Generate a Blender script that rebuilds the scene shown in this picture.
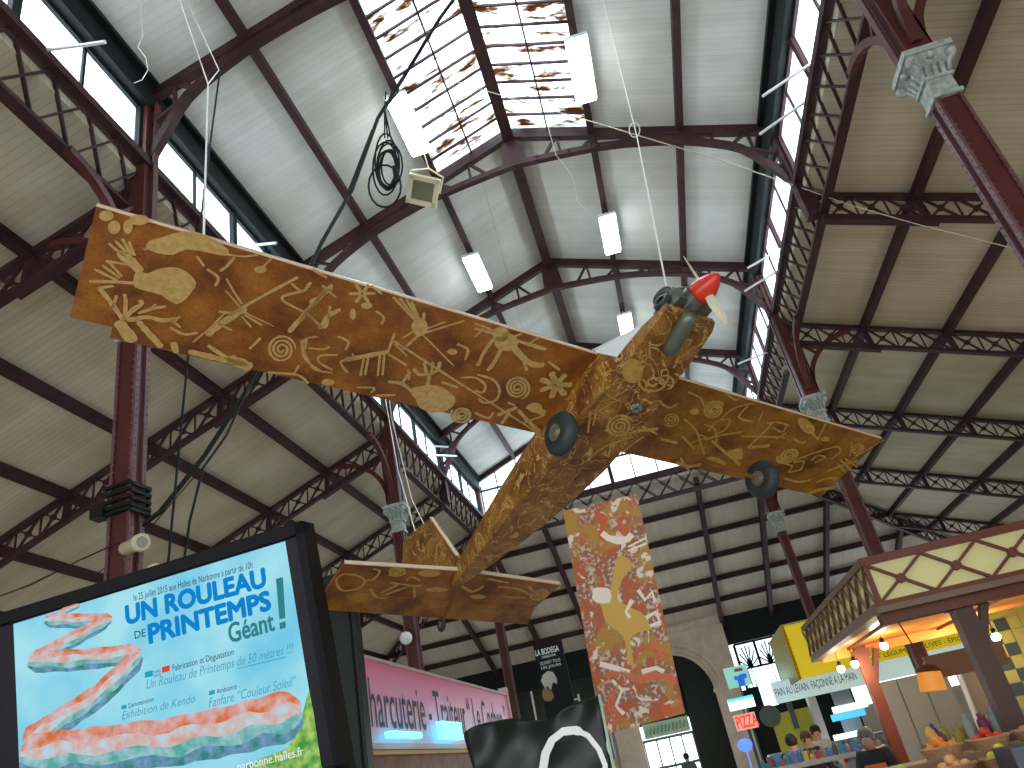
import bpy, bmesh, math, random
from mathutils import Vector, Matrix
random.seed(7)
sc = bpy.context.scene
for o in list(bpy.data.objects): bpy.data.objects.remove(o)
# ------------------------------------------------------------------ camera
CZ = 2.0
F = 765.836
FW = Vector((-0.11017396, 0.88247283, 0.45727826)); RT = Vector((0.95845915, 0.21611654, -0.18614428)); UP = Vector((0.26309267, -0.41777428, 0.86962457))
CAM = Vector((0, 0, CZ))
cd = bpy.data.cameras.new('camera'); cam = bpy.data.objects.new('camera', cd); sc.collection.objects.link(cam)
M = Matrix.Identity(4)
for i in range(3):
    M[i][0] = RT[i]; M[i][1] = UP[i]; M[i][2] = -FW[i]; M[i][3] = CAM[i]
cam.matrix_world = M
cd.sensor_width = 36; cd.lens = 36 * F / 1024; cd.clip_start = .05; cd.clip_end = 300
sc.camera = cam
# ------------------------------------------------------------------ light and exposure
w = bpy.data.worlds.new('overcast_sky'); sc.world = w; w.use_nodes = True
w.node_tree.nodes['Background'].inputs[0].default_value = (.86, .93, 1, 1)
w.node_tree.nodes['Background'].inputs[1].default_value = 2.5
sc.view_settings.view_transform = 'Standard'; sc.view_settings.look = 'None'
sc.view_settings.gamma = 1; sc.view_settings.use_curve_mapping = False
sc.view_settings.exposure = -0.12
XM = -.455; HW = 4.66; XL = XM - HW; XR = XM + HW
Y1 = 6.777; BAY = 4.5
def yk(k): return Y1 + BAY * (k - 1)
ZE = 9.57 + CZ; ZR = 11.35 + CZ; ZC = 8.1 + CZ; ZB = 7.38 + CZ; ZCAP = 5.36 + CZ; ZA = 7.9 + CZ
MA = .391; SP = 1.504; WALL = 8.8
YEND = yk(5); YW = YEND + WALL; YBACK = yk(-2)
def area(name, loc, rot, sx, sy, power, col=(1, 1, 1)):
    l = bpy.data.lights.new(name, 'AREA'); l.shape = 'RECTANGLE'; l.size = sx; l.size_y = sy; l.energy = power; l.color = col
    o = bpy.data.objects.new(name, l); sc.collection.objects.link(o); o.location = loc; o.rotation_euler = rot
    return o
R90 = math.pi / 2
SKYC = (.86, .94, 1)
for k in range(-1, 5):       # daylight outside each clerestory window
    ym = (yk(k) + yk(k + 1)) / 2
    area('daylight', (XL - .7, ym, ZC + .75), (0, -R90, 0), 1.5, 4.3, 205, SKYC)
    area('daylight', (XR + .7, ym, ZC + .75), (0, R90, 0), 1.5, 4.3, 205, SKYC)
for k in range(0, 2):        # daylight above the ridge skylight
    area('daylight', (XM, (yk(k) + yk(k + 1)) / 2, ZR + .5), (0, 0, 0), 3.2, 4.3, 330, SKYC)
area('daylight', (XM, YEND + .8, ZC + 1.6), (-R90, 0, 0), 9, 3, 250, SKYC)          # outside the end gable
area('daylight', (XM, YBACK + .3, 3.4), (R90, 0, 0), 22, 4.5, 260, (1, .97, .92))   # fill light added behind the viewer, at an unseen open side
# ------------------------------------------------------------------ helpers
def px(x, y): return (FW + RT * ((x - 512) / F) - UP * ((y - 384) / F))
def at(x, y, ax, v):
    d = px(x, y); i = 'xyz'.index(ax)
    return CAM + d * ((v - CAM[i]) / d[i])
def atn(x, y, P, n):
    d = px(x, y); return CAM + d * ((P - CAM).dot(n) / d.dot(n))
def srgb(r, g, b):
    f = lambda c: ((c / 255) / 12.92 if c / 255 < .04045 else ((c / 255 + .055) / 1.055) ** 2.4)
    return (f(r), f(g), f(b), 1)
MATS = {}
def mat(name, col, rough=.6, metal=0, noise=None, col2=None, scale=4, bump=0, emit=None, spec=.5):
    if name in MATS: return MATS[name]
    m = bpy.data.materials.new(name); m.use_nodes = True; nt = m.node_tree; b = nt.nodes['Principled BSDF']
    b.inputs['Base Color'].default_value = col; b.inputs['Roughness'].default_value = rough; b.inputs['Metallic'].default_value = metal
    b.inputs['Specular IOR Level'].default_value = spec
    if col2 is not None:
        tc = nt.nodes.new('ShaderNodeTexCoord'); n = nt.nodes.new('ShaderNodeTexNoise'); n.inputs['Scale'].default_value = scale; n.inputs['Detail'].default_value = 6
        r = nt.nodes.new('ShaderNodeValToRGB'); r.color_ramp.elements[0].position = .38; r.color_ramp.elements[1].position = .62
        r.color_ramp.elements[0].color = col; r.color_ramp.elements[1].color = col2
        nt.links.new(tc.outputs['Object'], n.inputs['Vector']); nt.links.new(n.outputs['Fac'], r.inputs[0]); nt.links.new(r.outputs[0], b.inputs['Base Color'])
        if bump:
            bp = nt.nodes.new('ShaderNodeBump'); bp.inputs['Strength'].default_value = bump; bp.inputs['Distance'].default_value = .02
            nt.links.new(n.outputs['Fac'], bp.inputs['Height']); nt.links.new(bp.outputs[0], b.inputs['Normal'])
    if emit:
        b.inputs['Emission Color'].default_value = emit[0]; b.inputs['Emission Strength'].default_value = emit[1]
    MATS[name] = m; return m
def screenmat(name, col, s=1.0, col2=None, scale=6):
    """a lit display surface: emission only"""
    if name in MATS: return MATS[name]
    m = bpy.data.materials.new(name); m.use_nodes = True; nt = m.node_tree; nt.nodes.remove(nt.nodes['Principled BSDF'])
    e = nt.nodes.new('ShaderNodeEmission'); e.inputs[0].default_value = col; e.inputs[1].default_value = s
    nt.links.new(e.outputs[0], nt.nodes['Material Output'].inputs[0])
    if col2:
        tc = nt.nodes.new('ShaderNodeTexCoord'); n = nt.nodes.new('ShaderNodeTexNoise'); n.inputs['Scale'].default_value = scale; n.inputs['Detail'].default_value = 3
        r = nt.nodes.new('ShaderNodeValToRGB'); r.color_ramp.elements[0].position = .35; r.color_ramp.elements[1].position = .65
        r.color_ramp.elements[0].color = col; r.color_ramp.elements[1].color = col2
        nt.links.new(tc.outputs['Object'], n.inputs[0]); nt.links.new(n.outputs['Fac'], r.inputs[0]); nt.links.new(r.outputs[0], e.inputs[0])
    MATS[name] = m; return m
def boards(name, axis, base, dark, yell, seam=.52):
    """white-painted ceiling boards; seams across `axis`"""
    m = bpy.data.materials.new(name); m.use_nodes = True; nt = m.node_tree; b = nt.nodes['Principled BSDF']; L = nt.links.new
    tc = nt.nodes.new('ShaderNodeTexCoord'); sx = nt.nodes.new('ShaderNodeSeparateXYZ'); L(tc.outputs['Object'], sx.inputs[0])
    mu = nt.nodes.new('ShaderNodeMath'); mu.operation = 'MULTIPLY'; mu.inputs[1].default_value = 1 / .115; L(sx.outputs[axis], mu.inputs[0])
    fr = nt.nodes.new('ShaderNodeMath'); fr.operation = 'FRACT'; L(mu.outputs[0], fr.inputs[0])
    r = nt.nodes.new('ShaderNodeValToRGB'); e = r.color_ramp.elements; e[0].position = 0; e[0].color = (seam, seam, seam, 1); e[1].position = .13; e[1].color = (1, 1, 1, 1); L(fr.outputs[0], r.inputs[0])
    fl = nt.nodes.new('ShaderNodeMath'); fl.operation = 'FLOOR'; L(mu.outputs[0], fl.inputs[0])
    wn = nt.nodes.new('ShaderNodeTexWhiteNoise'); wn.noise_dimensions = '1D'; L(fl.outputs[0], wn.inputs['W'])
    n = nt.nodes.new('ShaderNodeTexNoise'); n.inputs['Scale'].default_value = .9; n.inputs['Detail'].default_value = 5; L(tc.outputs['Object'], n.inputs[0])
    c = nt.nodes.new('ShaderNodeValToRGB'); c.color_ramp.elements[0].position = .35; c.color_ramp.elements[1].position = .65
    c.color_ramp.elements[0].color = yell; c.color_ramp.elements[1].color = base; L(n.outputs['Fac'], c.inputs[0])
    m1 = nt.nodes.new('ShaderNodeMix'); m1.data_type = 'RGBA'; m1.blend_type = 'MULTIPLY'; m1.inputs[0].default_value = .75; L(c.outputs[0], m1.inputs[6]); L(r.outputs[0], m1.inputs[7])
    m2 = nt.nodes.new('ShaderNodeMix'); m2.data_type = 'RGBA'; m2.blend_type = 'MIX'; L(m1.outputs[2], m2.inputs[6]); m2.inputs[7].default_value = dark
    ml = nt.nodes.new('ShaderNodeMath'); ml.operation = 'MULTIPLY'; ml.inputs[1].default_value = .16; L(wn.outputs[0], ml.inputs[0]); L(ml.outputs[0], m2.inputs[0])
    L(m2.outputs[2], b.inputs['Base Color']); b.inputs['Roughness'].default_value = .7
    bp = nt.nodes.new('ShaderNodeBump'); bp.inputs['Strength'].default_value = .5; bp.inputs['Distance'].default_value = .01; L(r.outputs[0], bp.inputs['Height']); L(bp.outputs[0], b.inputs['Normal'])
    return m
def glassmat(name, rust=False):
    m = bpy.data.materials.new(name); m.use_nodes = True; nt = m.node_tree; nt.nodes.remove(nt.nodes['Principled BSDF']); L = nt.links.new
    t = nt.nodes.new('ShaderNodeBsdfTransparent'); t.inputs[0].default_value = (.9, .95, .97, 1)
    tl = nt.nodes.new('ShaderNodeBsdfTranslucent'); tl.inputs[0].default_value = (.85, .92, .95, 1)
    mx = nt.nodes.new('ShaderNodeMixShader'); mx.inputs[0].default_value = .35; L(t.outputs[0], mx.inputs[1]); L(tl.outputs[0], mx.inputs[2])
    out = mx
    if rust:
        tc = nt.nodes.new('ShaderNodeTexCoord'); mp = nt.nodes.new('ShaderNodeMapping'); mp.inputs['Scale'].default_value = (.8, 2.6, 1); L(tc.outputs['Object'], mp.inputs[0])
        n = nt.nodes.new('ShaderNodeTexNoise'); n.inputs['Scale'].default_value = 1.6; n.inputs['Detail'].default_value = 8; n.inputs['Roughness'].default_value = .7; L(mp.outputs[0], n.inputs[0])
        r = nt.nodes.new('ShaderNodeValToRGB'); r.color_ramp.elements[0].position = .50; r.color_ramp.elements[1].position = .60; L(n.outputs['Fac'], r.inputs[0])
        d = nt.nodes.new('ShaderNodeBsdfTranslucent'); d.inputs[0].default_value = (.13, .062, .022, 1)
        m2 = nt.nodes.new('ShaderNodeMixShader'); L(r.outputs[0], m2.inputs[0]); L(mx.outputs[0], m2.inputs[1]); L(d.outputs[0], m2.inputs[2]); out = m2
    L(out.outputs[0], nt.nodes['Material Output'].inputs[0]); return m
IRON = mat('maroon_iron', (.034, .012, .014, 1), .6, .0, col2=(.052, .019, .021, 1), scale=3, spec=.25)
IRONR = mat('oxblood_column_paint', (.070, .016, .014, 1), .5, col2=(.09, .022, .018, 1), scale=2, spec=.3)
IRONL = mat('pinkish_maroon_paint', (.15, .065, .07, 1), .45, col2=(.11, .045, .05, 1), scale=5)
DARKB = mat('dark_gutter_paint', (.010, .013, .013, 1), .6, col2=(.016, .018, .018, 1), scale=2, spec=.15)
CAPM = mat('verdigris_white_paint', (.42, .46, .43, 1), .7, col2=(.25, .28, .26, 1), scale=14, bump=.5)
BW = (.66, .63, .56, 1)
CEILN = boards('nave_boards', 1, (.72, .72, .70, 1), (.30, .27, .22, 1), (.60, .58, .53, 1), .74)  # same boards as the aisles; the nave's whiter light is put into the colour
CEILA = boards('aisle_boards', 1, (.56, .51, .40, 1), (.18, .14, .09, 1), (.46, .41, .29, 1))
CEILE = boards('end_boards', 0, (.58, .53, .46, 1), (.2, .16, .12, 1), (.50, .45, .38, 1))
GLASS = glassmat('frosted_glass'); GLASSR = glassmat('rust_stained_glass', True)
WHITE = mat('white_enamel', (.8, .82, .84, 1), .35)
BLACK = mat('black_cable_sheath', (.008, .009, .009, 1), .5, spec=.2)
ROPE = mat('pale_rope', (.42, .38, .28, 1), .8)
STRING = mat('white_string', (.8, .8, .76, 1), .7)

class MB:
    def __init__(s): s.v = []; s.f = []; s.m = []; s.uv = {}
    def add(s, vs, fs, mi=0):
        b = len(s.v); s.v += [tuple(v) for v in vs]; s.f += [tuple(b + i for i in f) for f in fs]; s.m += [mi] * len(fs)
    def box(s, a, b, mi=0):
        x0, y0, z0 = a; x1, y1, z1 = b
        s.add([(x0, y0, z0), (x1, y0, z0), (x1, y1, z0), (x0, y1, z0), (x0, y0, z1), (x1, y0, z1), (x1, y1, z1), (x0, y1, z1)],
              [(0, 3, 2, 1), (4, 5, 6, 7), (0, 1, 5, 4), (1, 2, 6, 5), (2, 3, 7, 6), (3, 0, 4, 7)], mi)
    def bar(s, a, b, w, h, up=(0, 0, 1), mi=0, off=(0, 0)):
        a = Vector(a); b = Vector(b); d = (b - a).normalized(); up = Vector(up)
        x = d.cross(up)
        if x.length < 1e-4: x = d.cross(Vector((1, 0, 0)))
        x.normalize(); u = x.cross(d)
        vs = []
        for p in (a, b):
            for i, j in ((-1, -1), (1, -1), (1, 1), (-1, 1)):
                vs.append(p + x * (i * w / 2 + off[0]) + u * (j * h / 2 + off[1]))
        s.add(vs, [(0, 1, 2, 3), (7, 6, 5, 4), (0, 4, 5, 1), (1, 5, 6, 2), (2, 6, 7, 3), (3, 7, 4, 0)], mi)
    def tube(s, pts, r, n=6, mi=0, cap=True):
        pts = [Vector(p) for p in pts]; rs = r if isinstance(r, (list, tuple)) else [r] * len(pts)
        b = len(s.v); prev = None
        for i, p in enumerate(pts):
            d = (pts[min(i + 1, len(pts) - 1)] - pts[max(i - 1, 0)]).normalized()
            if prev is None: x = d.orthogonal().normalized()
            else:
                x = prev - d * prev.dot(d)
                x = x.normalized() if x.length > 1e-5 else d.orthogonal().normalized()
            prev = x; y = d.cross(x)
            for j in range(n):
                a = 2 * math.pi * j / n; s.v.append(tuple(p + (x * math.cos(a) + y * math.sin(a)) * rs[i]))
        for i in range(len(pts) - 1):
            for j in range(n):
                s.f.append((b + i * n + j, b + i * n + (j + 1) % n, b + (i + 1) * n + (j + 1) % n, b + (i + 1) * n + j)); s.m.append(mi)
        if cap:
            s.f.append(tuple(b + j for j in range(n))[::-1]); s.m.append(mi)
            e = b + (len(pts) - 1) * n; s.f.append(tuple(e + j for j in range(n))); s.m.append(mi)
    def lathe(s, prof, c=(0, 0, 0), ax=(0, 0, 1), n=24, mi=0):
        ax = Vector(ax).normalized(); c = Vector(c)
        s_ = [c + ax * z for r, z in prof]; b = len(s.v); x = ax.orthogonal().normalized(); y = ax.cross(x)
        for (r, z), p in zip(prof, s_):
            for j in range(n):
                a = 2 * math.pi * j / n; s.v.append(tuple(p + (x * math.cos(a) + y * math.sin(a)) * r))
        for i in range(len(prof) - 1):
            for j in range(n):
                s.f.append((b + i * n + j, b + i * n + (j + 1) % n, b + (i + 1) * n + (j + 1) % n, b + (i + 1) * n + j)); s.m.append(mi)
        s.f.append(tuple(b + j for j in range(n))[::-1]); s.m.append(mi)
        e = b + (len(prof) - 1) * n; s.f.append(tuple(e + j for j in range(n))); s.m.append(mi)
    def prism(s, poly, d, mi=0):
        """polygon of 3-D points extruded by vector d"""
        n = len(poly); d = Vector(d); poly = [Vector(p) for p in poly]
        s.add(list(poly) + [p + d for p in poly], [tuple(range(n))[::-1], tuple(range(n, 2 * n))] + [(i, (i + 1) % n, n + (i + 1) % n, n + i) for i in range(n)], mi)
    def ball(s, c, r, n=10, m=7, sc=(1, 1, 1), mi=0):
        c = Vector(c); b = len(s.v)
        for i in range(m + 1):
            t = math.pi * i / m
            for j in range(n):
                a = 2 * math.pi * j / n
                s.v.append((c.x + r * sc[0] * math.sin(t) * math.cos(a), c.y + r * sc[1] * math.sin(t) * math.sin(a), c.z + r * sc[2] * math.cos(t)))
        for i in range(m):
            for j in range(n):
                s.f.append((b + i * n + j, b + (i + 1) * n + j, b + (i + 1) * n + (j + 1) % n, b + i * n + (j + 1) % n)); s.m.append(mi)
    def mesh(s, name, mats):
        me = bpy.data.meshes.new(name); me.from_pydata(s.v, [], s.f); me.update()
        for m in (mats if isinstance(mats, (list, tuple)) else [mats]): me.materials.append(m)
        me.polygons.foreach_set('material_index', s.m)
        bm = bmesh.new(); bm.from_mesh(me); bmesh.ops.remove_doubles(bm, verts=bm.verts, dist=1e-5); bmesh.ops.recalc_face_normals(bm, faces=bm.faces); bm.to_mesh(me); bm.free()
        return me
    def build(s, name, mats, parent=None, smooth=False, **kw):
        o = bpy.data.objects.new(name, s.mesh(name, mats)); sc.collection.objects.link(o)
        if smooth:
            for p in o.data.polygons: p.use_smooth = True
        if parent: o.parent = parent
        for k, v in kw.items(): o[k] = v
        return o
def tag(o, label=None, cat=None, group=None):
    if label: o['label'] = label
    if cat: o['category'] = cat
    if group: o['group'] = group
    return o
def thing(name, label, cat, loc=(0, 0, 0), group=None, rot=None):
    o = bpy.data.objects.new(name, None); sc.collection.objects.link(o); o.location = loc; o.empty_display_size = .2
    if rot: o.rotation_euler = rot
    return tag(o, label, cat, group)
def struct(o): o['kind'] = 'structure'; return o
class LMB(MB):
    """builder in world coordinates for a part under an (unrotated) thing at loc"""
    def under(s, name, mats, parent, smooth=False, **kw):
        l = parent.location
        s.v = [(a - l.x, b - l.y, c - l.z) for a, b, c in s.v]
        return s.build(name, mats, parent, smooth, **kw)
def copy_tree(o, parent=None):
    c = o.copy(); sc.collection.objects.link(c); c.parent = parent
    for ch in o.children: copy_tree(ch, c)
    return c
ORD = ['nearest', 'second nearest', 'third nearest', 'fourth nearest', 'fifth nearest', 'sixth nearest', 'seventh nearest', 'eighth nearest']

# ------------------------------------------------------------------ shell: floor, roofs, walls
m = MB(); m.box((XL - WALL - .3, YBACK - .3, -.2), (XR + WALL + .3, YW + .3, 0))
struct(m.build('floor', mat('pale_floor_tiles', (.42, .40, .37, 1), .4, col2=(.5, .47, .43, 1), scale=1.5)))
sl = (ZR - ZE) / HW
def roofz(x): return ZR - sl * abs(x - XM)
T = .12
# nave roof slopes (ridge skylight left open between the two upper purlins, bays 0..2)
X3 = HW / 3
for s, nm in ((-1, 'left'), (1, 'right')):
    m = MB()
    def slab(xa, xb, ya, yb):
        a = Vector((XM + s * xa, ya, roofz(XM + xa))); b = Vector((XM + s * xb, ya, roofz(XM + xb)))
        m.prism([a, b, b + Vector((0, 0, T)), a + Vector((0, 0, T))], (0, yb - ya, 0))
    slab(0, X3, YBACK, yk(0)); slab(0, X3, yk(2), YEND); slab(X3, HW + .35, YBACK, YEND)
    o = struct(m.build('ceiling', CEILN))
    # aisle roof
    m = MB(); xa = HW; xb = HW + WALL
    def az(d): return ZA - MA * d
    P = [(XM + s * xa, YBACK, az(0)), (XM + s * xb, YBACK, az(WALL)), (XM + s * xb, YBACK, az(WALL) + T), (XM + s * xa, YBACK, az(0) + T)]
    m.prism(P, (0, YEND - YBACK, 0))
    A = Vector((XM + s * xa, YEND, az(0))); B = Vector((XM + s * xb, YEND, az(WALL))); C = Vector((XM + s * xb, YW, az(WALL)))
    m.prism([A, B, C], (0, 0, T)); struct(m.build('ceiling', CEILA))
m = MB(); m.prism([(XL, YEND, ZA), (XR, YEND, ZA), (XR + WALL, YW, ZA - MA * WALL), (XL - WALL, YW, ZA - MA * WALL)], (0, 0, T))
struct(m.build('ceiling', CEILE))
ZW = ZA - MA * WALL
PLAST = mat('cream_plaster', (.52, .47, .38, 1), .8, col2=(.45, .40, .32, 1), scale=1.2)
for s, nm in ((-1, 'left'), (1, 'right')):
    m = MB(); x = XM + s * (HW + WALL); m.box((min(x, x + s * .3), YBACK, 0), (max(x, x + s * .3), YW, ZW + .1)); struct(m.build('wall_' + nm, PLAST))
m = MB(); m.box((XL - WALL, YBACK - .3, 5.8), (XR + WALL, YBACK, ZR + .3)); m.box((XL - WALL, YBACK - .3, 0), (XL - WALL + 1.2, YBACK, 5.8)); m.box((XR + WALL - 1.2, YBACK - .3, 0), (XR + WALL, YBACK, 5.8)); struct(m.build('wall_back', PLAST))

# purlins (structure trim): nave ridge, nave purlins, aisle purlins, end purlins, end rafters, hip rafters
tn = [0]
def trim(mb, mats=None):
    tn[0] += 1
    o = struct(mb.build('trim_%d' % tn[0], mats or IRON)); return o
m = MB(); m.bar((XM, YBACK, ZR - .17), (XM, YEND, ZR - .17), .14, .24); m.bar((XM, YBACK, ZR - .30), (XM, YEND, ZR - .30), .22, .03); trim(m)
for s in (-1, 1):
    for j in (1, 2):
        x = XM + s * X3 * j; z = roofz(x) - .09
        m = MB(); m.bar((x, YBACK, z), (x, YEND, z), .09, .18); m.bar((x, YBACK, z - .09), (x, YEND, z - .09), .13, .02); trim(m)
    j = 1
    while .07 + SP * j < WALL - .3:
        d = .05 + SP * j; x = XM + s * (HW + d); z = ZA - MA * d - .08; ye = YEND + d
        m = MB(); m.bar((x, YBACK, z), (x, ye, z), .09, .17); m.bar((x, YBACK, z - .09), (x, ye, z - .09), .14, .02); trim(m)
        j += 1
    # hip rafter: lattice beam
    m = MB(); a = Vector((XM + s * HW, YEND, ZA - .12)); b = Vector((XM + s * (HW + WALL), YW, ZW - .12)); dn = Vector((0, 0, -.42))
    m.bar(a, b, .12, .07); m.bar(a + dn, b + dn, .12, .06)
    n = 26
    for i in range(n):
        p = a.lerp(b, i / n); q = a.lerp(b, (i + 1) / n)
        m.bar(p, q + dn, .03, .035); m.bar(p + dn, q, .03, .035)
    trim(m)
j = 1
while .05 + SP * j * .96 < WALL - .2:
    d = .2 + 1.43 * j
    if d > WALL - .2: break
    z = ZA - MA * d - .10; y = YEND + d
    m = MB(); m.bar((XL - d, y, z), (XR + d, y, z), .10, .17); m.bar((XL - d, y, z - .09), (XR + d, y, z - .09), .15, .02); trim(m); j += 1
for dx in (-HW, -2.65, 2.65, HW):
    m = MB(); a = Vector((XM + dx, YEND, ZA - .28)); b = Vector((XM + dx, YW, ZW - .28)); m.bar(a, b, .16, .26); trim(m)
for dx, d0 in ((-6.9, 2.24), (6.9, 2.24), (-9.6, 4.94), (9.6, 4.94)):
    m = MB(); a = Vector((XM + dx, YEND + d0, ZA - MA * d0 - .28)); b = Vector((XM + dx, YW, ZW - .28)); m.bar(a, b, .14, .24); trim(m)

# eave gutter beams, arcade lattice girders, clerestory windows
wn_ = [0]
for s in (-1, 1):
    xs = XM + s * HW
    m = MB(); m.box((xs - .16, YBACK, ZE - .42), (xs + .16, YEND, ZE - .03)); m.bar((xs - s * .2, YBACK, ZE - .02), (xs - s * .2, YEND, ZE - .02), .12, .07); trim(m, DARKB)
    for k in range(-2, 5):
        ya, yb = yk(k), yk(k + 1)
        side = 'left' if s < 0 else 'right'
        m = MB()
        m.box((xs - .13, ya, ZC - .05), (xs + .17, yb, ZC + .07)); trim(m)
        m = MB(); xc = xs + s * .13; m.box((xc - .08, ya, ZB - .03), (xc + .08, yb, ZB + .02)); m.box((xc - .02, ya, ZB + .02), (xc + .02, yb, ZB + .12)); trim(m)
        m = MB(); n = 8
        for i in range(n):
            p = ya + (yb - ya) * i / n; q = ya + (yb - ya) * (i + 1) / n
            for xo in (s * .13,):
                m.bar((xs + xo, p, ZB), (xs - s * .06, q, ZC), .03, .045, up=(1, 0, 0)); m.bar((xs + xo, q, ZB), (xs - s * .06, p, ZC), .03, .045, up=(1, 0, 0))
        trim(m)
        # haunch brackets under the girder at every truss
        # window: frame + panes
        wn_[0] += 1; m = MB(); z0 = ZC + .07; z1 = ZE - .42; n = 4
        for zz in (z0 + .03, z1 - .03): m.box((xs - .04, ya + .1, zz - .03), (xs + .04, yb - .1, zz + .03))
        for i in range(n + 1):
            y = ya + .12 + (yb - ya - .24) * i / n; ww = .06 if i % 2 == 0 else .022
            m.box((xs - ww, y - ww, z0), (xs + ww, y + ww, z1))
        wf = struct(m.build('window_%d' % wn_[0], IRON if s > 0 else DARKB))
        m = MB(); m.box((xs + s * .01, ya + .12, z0), (xs + s * .02, yb - .12, z1)); m.build('pane', GLASS, wf)
# ridge skylight
for s in (-1, 1):
    for k in (0, 1):
        wn_[0] += 1; m = MB(); ya, yb = yk(k), yk(k + 1); n = 11
        for i in range(n + 1):
            y = ya + (yb - ya) * i / n
            m.bar((XM + s * .08, y, roofz(XM + .08) + .0), (XM + s * X3, y, roofz(XM + X3)), .028, .05)
        for fx in (.5,):
            x = X3 * fx; m.bar((XM + s * x, ya, roofz(XM + x) - .03), (XM + s * x, yb, roofz(XM + x) - .03), .03, .05)
        wf = struct(m.build('window_%d' % wn_[0], IRON))
        m = MB(); a = Vector((XM, ya, roofz(XM) + .05)); b = Vector((XM + s * X3, ya, roofz(XM + X3) + .05)); m.prism([a, b, b + Vector((0, 0, .01)), a + Vector((0, 0, .01))], (0, yb - ya, 0)); m.build('pane', GLASSR, wf)
# end gable window of the nave
wn_[0] += 1; m = MB(); y = YEND
m.box((XL, y - .12, ZC - .05), (XR, y + .12, ZC + .10)); m.bar((XL, y, ZE - .1), (XM, y, ZR - .1), .16, .2, up=(0, 1, 0)); m.bar((XM, y, ZR - .1), (XR, y, ZE - .1), .16, .2, up=(0, 1, 0))
for i in range(1, 12):
    x = XL + (XR - XL) * i / 12; ww = .06 if i % 3 == 0 else .018; m.box((x - ww, y - ww, ZC), (x + ww, y + ww, roofz(x) - .1))
for zz in (ZC + 1.0,): m.box((XL, y - .03, zz - .03), (XR, y + .03, zz + .03))
wf = struct(m.build('window_%d' % wn_[0], IRON))
m = MB(); m.prism([(XL, y, ZC), (XR, y, ZC), (XR, y, ZE), (XM, y, ZR), (XL, y, ZE)], (0, .01, 0)); m.build('pane', GLASS, wf)
m = MB(); m.box((XL, y - .15, ZB - .08), (XR, y + .15, ZB - .0)); m.box((XL, y - .15, ZC - .1), (XR, y + .15, ZC - .05)); trim(m)
m = MB(); n = 14
for i in range(n):
    p = XL + (XR - XL) * i / n; q = XL + (XR - XL) * (i + 1) / n
    for yo in (-.1, .1):
        m.bar((p, y + yo, ZB - .04), (q, y + yo, ZC - .07), .03, .04, up=(0, 1, 0)); m.bar((q, y + yo, ZB - .04), (p, y + yo, ZC - .07), .03, .04, up=(0, 1, 0))
trim(m)

# ------------------------------------------------------------------ nave arch trusses
TLAB = {-1: None, 0: None, 1: 'maroon arched roof truss nearest the camera, at top left beside the open cream floodlight bay',
        2: 'maroon arched roof truss closing the end of the rust-stained skylight', 3: 'maroon arched roof truss passing behind the red propeller hub',
        4: 'maroon arched roof truss farthest down the nave, behind the aeroplane nose'}
def arch_pts(y, s, n=14):
    # lower chord: from the ridge out and down to the column at clerestory sill
    P = []
    ctl = [(0, ZR - .93), (1.6, ZR - 1.12), (2.7, ZR - 1.42), (3.38, ZR - 1.72), (4.0, ZR - 2.14), (4.36, ZR - 2.75), (4.6, ZC + .05)]
    out = []
    for i in range(len(ctl) - 1):
        p0 = ctl[max(i - 1, 0)]; p1 = ctl[i]; p2 = ctl[i + 1]; p3 = ctl[min(i + 2, len(ctl) - 1)]
        for t in [j / 3 for j in range(3)]:
            f = lambda a, b, c, d: .5 * ((2 * b) + (-a + c) * t + (2 * a - 5 * b + 4 * c - d) * t * t + (-a + 3 * b - 3 * c + d) * t ** 3)
            out.append((f(p0[0], p1[0], p2[0], p3[0]), f(p0[1], p1[1], p2[1], p3[1])))
    out.append(ctl[-1])
    return [Vector((XM + s * a, y, b)) for a, b in out]
def interp(P, s, xx):
    for a, b in zip(P, P[1:]):
        ax, bx = s * (a.x - XM), s * (b.x - XM)
        if ax <= xx <= bx + 1e-6: return a.lerp(b, (xx - ax) / max(bx - ax, 1e-6))
    return P[-1]
def nave_truss(k):
    y = yk(k); t = thing('arched_roof_truss', TLAB[k] or '', 'roof truss', (XM, y, ZR), 'arched trusses across the nave')
    for s in (-1, 1):
        m = LMB(); m.bar((XM, y, roofz(XM) - .20), (XM + s * HW, y, ZE - .20), .13, .11, up=(0, 0, 1)); m.bar((XM, y, roofz(XM) - .10), (XM + s * HW, y, ZE - .10), .05, .14); m.under('principal_rafter', IRON, t)
        P = arch_pts(y, s); m = LMB()
        for a, b in zip(P, P[1:]): m.bar(a, b, .15, .12, up=(0, 1, 0)) if False else m.bar(a, b + (b - a) * .06, .11, .12, up=(0, 1, 0))
        m.under('arch_rib', IRON, t)
        xs_ = [.9, 1.6, 2.3, 3.0, 3.6, 4.2]
        for i, xx in enumerate(xs_):
            top = Vector((XM + s * xx, y, roofz(XM + xx) - .2)); bot = interp(P, s, xx - .35)
            m = LMB(); m.bar(top, bot, .05, .06, up=(0, 1, 0)); m.under('web_brace', IRON, t)
            bot2 = interp(P, s, xx); m = LMB(); m.bar(top, bot2, .05, .045, up=(0, 1, 0)); m.under('web_brace', IRON, t)
        m = LMB(); z = ZE - .75; m.bar((XM + s * 4.62, y, z), interp(P, s, 3.85), .05, .07, up=(0, 1, 0)); m.bar((XM + s * 4.62, y, ZE - 1.1), interp(P, s, 4.25), .05, .07, up=(0, 1, 0)); m.under('web_brace', IRON, t)
    # ridge gusset
    m = LMB(); m.prism([(XM - .25, y - .02, ZR - .98), (XM + .25, y - .02, ZR - .98), (XM + .18, y - .02, ZR - .2), (XM - .18, y - .02, ZR - .2)], (0, .04, 0)); m.under('gusset_plate', IRON, t)
    return t
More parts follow.
